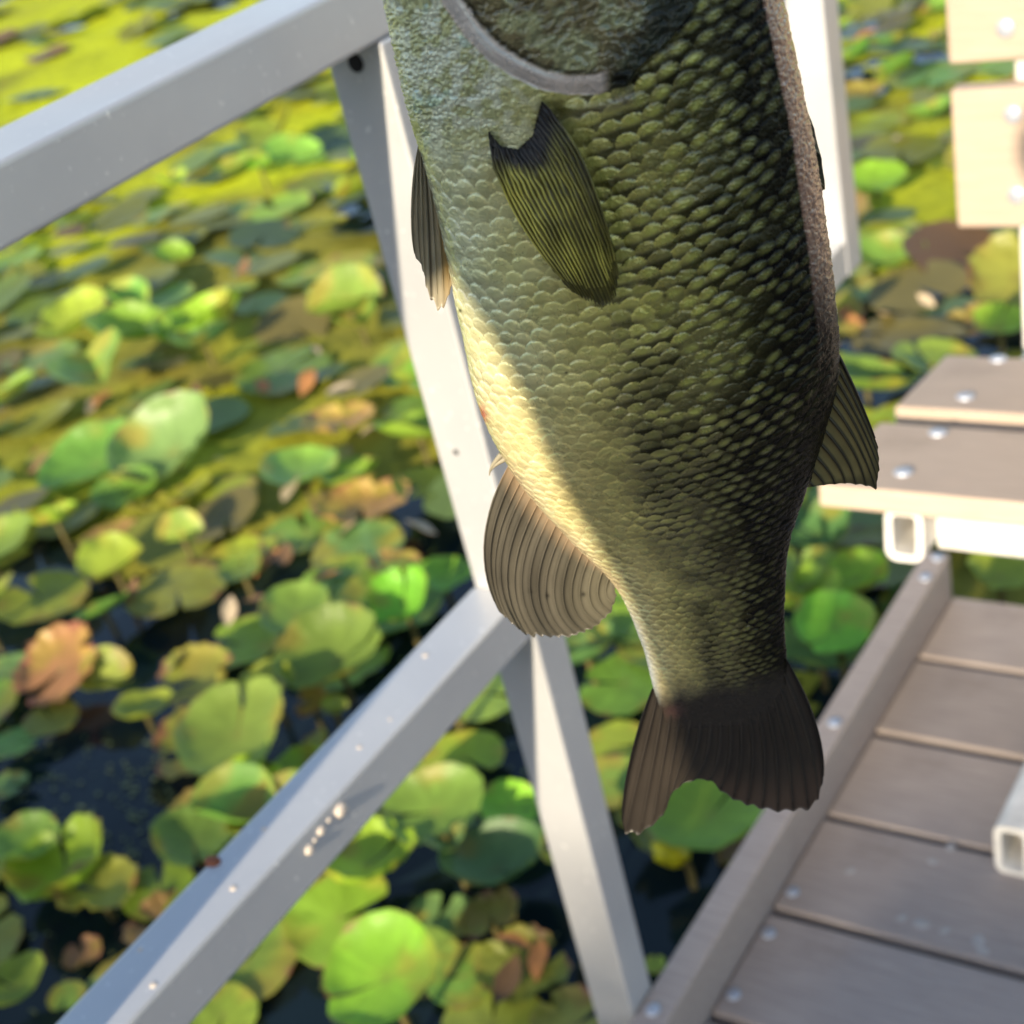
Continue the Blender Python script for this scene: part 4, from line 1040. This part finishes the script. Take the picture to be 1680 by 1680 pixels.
# ------------------------------------------------------------------ the angler who holds the fish, standing behind the lens
def skin_body(name, verts, edges, mat, sub=2):
    me = bpy.data.meshes.new(name); me.from_pydata([v[:3] for v in verts], edges, []); me.update()
    o = bpy.data.objects.new(name, me); COL.objects.link(o)
    md = o.modifiers.new('skin', 'SKIN')
    for k, v in enumerate(verts):
        r = v[3]; r = r if isinstance(r, tuple) else (r, r)
        me.skin_vertices[0].data[k].radius = r
        me.skin_vertices[0].data[k].use_root = (k == 0)
    s = o.modifiers.new('sub', 'SUBSURF'); s.levels = sub; s.render_levels = sub
    me.materials.append(mat)
    return o
def build_angler():
    t = empty('person', (-0.02, -0.38, 0)); t.location = (0, 0, 0)
    tag(t, 'person in dark t-shirt, shorts and cap standing on the dock, holding up the fish', 'person')
    X, Y = -0.018, -0.40
    m, n, b = material('angler_skin_and_clothes')
    tc_ = N(n, 'ShaderNodeTexCoord'); sp = N(n, 'ShaderNodeSeparateXYZ'); n.links.new(tc_.outputs['Object'], sp.inputs[0])
    mr = N(n, 'ShaderNodeMapRange'); mr.inputs[2].default_value = 1.75; n.links.new(sp.outputs[2], mr.inputs[0])
    rp = ramp(n, mr.outputs[0], [(0.0, (0.02, 0.02, 0.02)), (0.045, (0.35, 0.2, 0.14)), (0.29, (0.07, 0.065, 0.05)), (0.54, (0.03, 0.04, 0.06)), (0.83, (0.35, 0.2, 0.14))])
    rp.color_ramp.interpolation = 'CONSTANT'
    n.links.new(rp.outputs[0], b.inputs['Base Color']); b.inputs['Roughness'].default_value = 0.75
    V = [(X, Y, 0.92, (0.160, 0.125)), (X, Y, 1.08, (0.194, 0.12)), (X, Y + 0.01, 1.24, (0.21, 0.13)), (X, Y, 1.38, (0.18, 0.11)), (X, Y + 0.01, 1.48, 0.058), (X, Y + 0.03, 1.55, 0.055),
         (X, Y + 0.05, 1.62, (0.08, 0.095)), (X, Y + 0.05, 1.71, (0.075, 0.09))]
    E = [(0, 1), (1, 2), (2, 3), (3, 4), (4, 5), (5, 6), (6, 7)]
    for s in (-1, 1):
        k = len(V)
        V += [(X + s * 0.09, Y, 0.84, 0.092), (X + s * 0.10, Y + 0.01, 0.50, 0.062), (X + s * 0.105, Y - 0.01, 0.30, 0.055), (X + s * 0.11, Y - 0.02, 0.09, 0.038), (X + s * 0.115, Y + 0.03, 0.035, 0.035), (X + s * 0.125, Y + 0.16, 0.03, 0.03)]
        E += [(0, k), (k, k + 1), (k + 1, k + 2), (k + 2, k + 3), (k + 3, k + 4), (k + 4, k + 5)]
    # left arm out to the fish, right arm bent towards the lens side
    hx = FO + FT * (0.5 * (tl[0] + tr[0])); hz_ = zmouth
    k = len(V)
    V += [(X - 0.205, Y, 1.375, 0.072), (X - 0.252, Y + 0.14, 1.27, 0.062), (X - 0.265, Y + 0.27, 1.22, 0.054), (X - 0.256, Y + 0.45, 1.225, 0.046), (hx[0] - 0.005, hx[1] - 0.12, hz_ + 0.065, 0.030), (hx[0] - 0.004, hx[1] - 0.055, hz_ + 0.066, (0.040, 0.022))]
    E += [(3, k), (k, k + 1), (k + 1, k + 2), (k + 2, k + 3), (k + 3, k + 4), (k + 4, k + 5)]
    k = len(V)
    V += [(X + 0.185, Y, 1.375, 0.066), (X + 0.25, Y - 0.02, 1.15, 0.05), (X + 0.26, Y + 0.03, 1.08, 0.045), (X + 0.24, Y + 0.19, 1.10, 0.034), (X + 0.21, Y + 0.25, 1.12, (0.036, 0.02))]
    E += [(3, k), (k, k + 1), (k + 1, k + 2), (k + 2, k + 3), (k + 3, k + 4)]
    body = skin_body('body', V, E, m); body.parent = t
    # fingers of the holding hand close on the jaw
    sk = mat_plain('hand_skin', (0.36, 0.21, 0.15), 0.5)
    hand = np.array([hx[0] - 0.004, hx[1] - 0.055, hz_ + 0.066])
    jaw = np.array([hx[0], hx[1], hz_])
    for q in range(4):
        off = FT * (0.030 - 0.019 * q); L = (0.9, 1.0, 0.95, 0.8)[q]
        pts = [hand + off * 0.8 - np.array([0, 0.0, 0.0]), hand + off + FN * -0.03 * L + np.array([0, 0, 0.004]), hand + off + FN * -0.058 * L + np.array([0, 0, -0.016]), jaw + off * 0.8 + FN * (-0.004) + np.array([0, 0, 0.012]), jaw + off * 0.7 + FN * 0.012 + np.array([0, 0, 0.0])]
        v, f = tube_path(pts, [0.0095, 0.0095, 0.009, 0.0085, 0.007], 10); link('finger', mesh_np('finger', v, f), sk, t)
    pts = [hand + FT * 0.028, hand + FT * 0.034 + FN * 0.012 - np.array([0, 0, 0.02]), jaw + FT * 0.016 + FN * 0.024 + np.array([0, 0, 0.02]), jaw + FT * 0.006 + FN * 0.020 - np.array([0, 0, 0.004])]
    v, f = tube_path(pts, [0.012, 0.0115, 0.010, 0.008], 10); link('thumb', mesh_np('thumb', v, f), sk, t)
    # cap
    cp = dome_mesh('cap', 0.105, 0.12, 24, 8, 0.0); o = link('cap', cp, mat_plain('cap', (0.05, 0.06, 0.09), 0.8), t, (X, Y + 0.05, 1.68)); o.scale = (0.92, 1.08, 1)
build_angler()

# ------------------------------------------------------------------ trees on the bank behind, whose low-sun shadow falls on the near water and deck
def build_trees():
    bark = mat_plain('bark', (0.10, 0.075, 0.05), 0.9)
    leafm = mat_vcol('foliage', 0.5, 0.4, 0, 0.3)
    r_ = np.random.default_rng(12)
    TT = 5.12
    spec = [(-8.6, -12.4, TT - 0.35), (-5.9, -12.0, TT - 0.55), (-3.6, -12.3, TT - 0.45), (-1.4, -12.0, TT - 0.5), (0.9, -12.2, TT - 0.25), (3.4, -12.5, TT - 0.2)]
    labs = ['shore tree farthest along the bank beyond the railing side', 'bushy shore tree behind the dock on the railing side', 'broad shore tree left of the dock path', 'round shore tree straight behind the dock', 'shore tree right of the dock path', 'tall shore tree away from the railing side']
    for (x, y, top), lab in zip(spec, labs):
        gz = 0.35
        t = empty('shore_tree', (x, y, gz - 0.2)); tag(t, lab, 'tree', 'trees on the bank behind the dock')
        V, F = tube_path([(0, 0, -0.1), (0.05, 0.02, 0.8), (0, 0.06, 1.7), (0.03, 0, 3.0)], [0.16, 0.12, 0.10, 0.03], 10)
        link('trunk', mesh_np('trunk', V, F), bark, t)
        for q in range(6):
            a = q * 1.05 + r_.uniform(0, 0.5); h = r_.uniform(0.9, 2.2)
            e = np.array([math.cos(a) * 1.2, math.sin(a) * 1.0, h + 1.0]); V, F = tube_path([(0.03, 0.03, h), e * 0.5 + np.array([0, 0, h * 0.5 + 0.1]), e], [0.06, 0.04, 0.012], 7)
            link('limb', mesh_np('limb', V, F), bark, t)
        n = 9000; hgt = top - gz + 0.2
        cl = r_.normal(0, 1, (60, 3)); cl /= np.linalg.norm(cl, axis=1, keepdims=True); cl *= r_.uniform(0.35, 1.0, (60, 1)) ** 0.6
        cl = cl * np.array([1.75, 1.5, (hgt - 0.35) / 2]) + np.array([0, 0, 0.30 + (hgt - 0.35) / 2])
        P = cl[r_.integers(0, 60, n)] + r_.normal(0, 0.24, (n, 3)); P[:, 2] = np.minimum(P[:, 2], hgt)
        a1 = r_.normal(0, 1, (n, 3)); a1 /= np.linalg.norm(a1, axis=1, keepdims=True); a2 = np.cross(a1, r_.normal(0, 1, (n, 3))); a2 /= np.linalg.norm(a2, axis=1, keepdims=True)
        s = r_.uniform(0.05, 0.10, (n, 1))
        Q = np.stack([P - a1 * s, P + a2 * s * 0.55, P + a1 * s, P - a2 * s * 0.55], 1).reshape(-1, 3)
        c = np.repeat(A([0.06, 0.10, 0.025]) * r_.uniform(0.6, 1.5, (n, 1)), 4, 0)
        link('crown', mesh_np('crown', Q, np.arange(4 * n).reshape(n, 4), False, c), leafm, t)
build_trees()
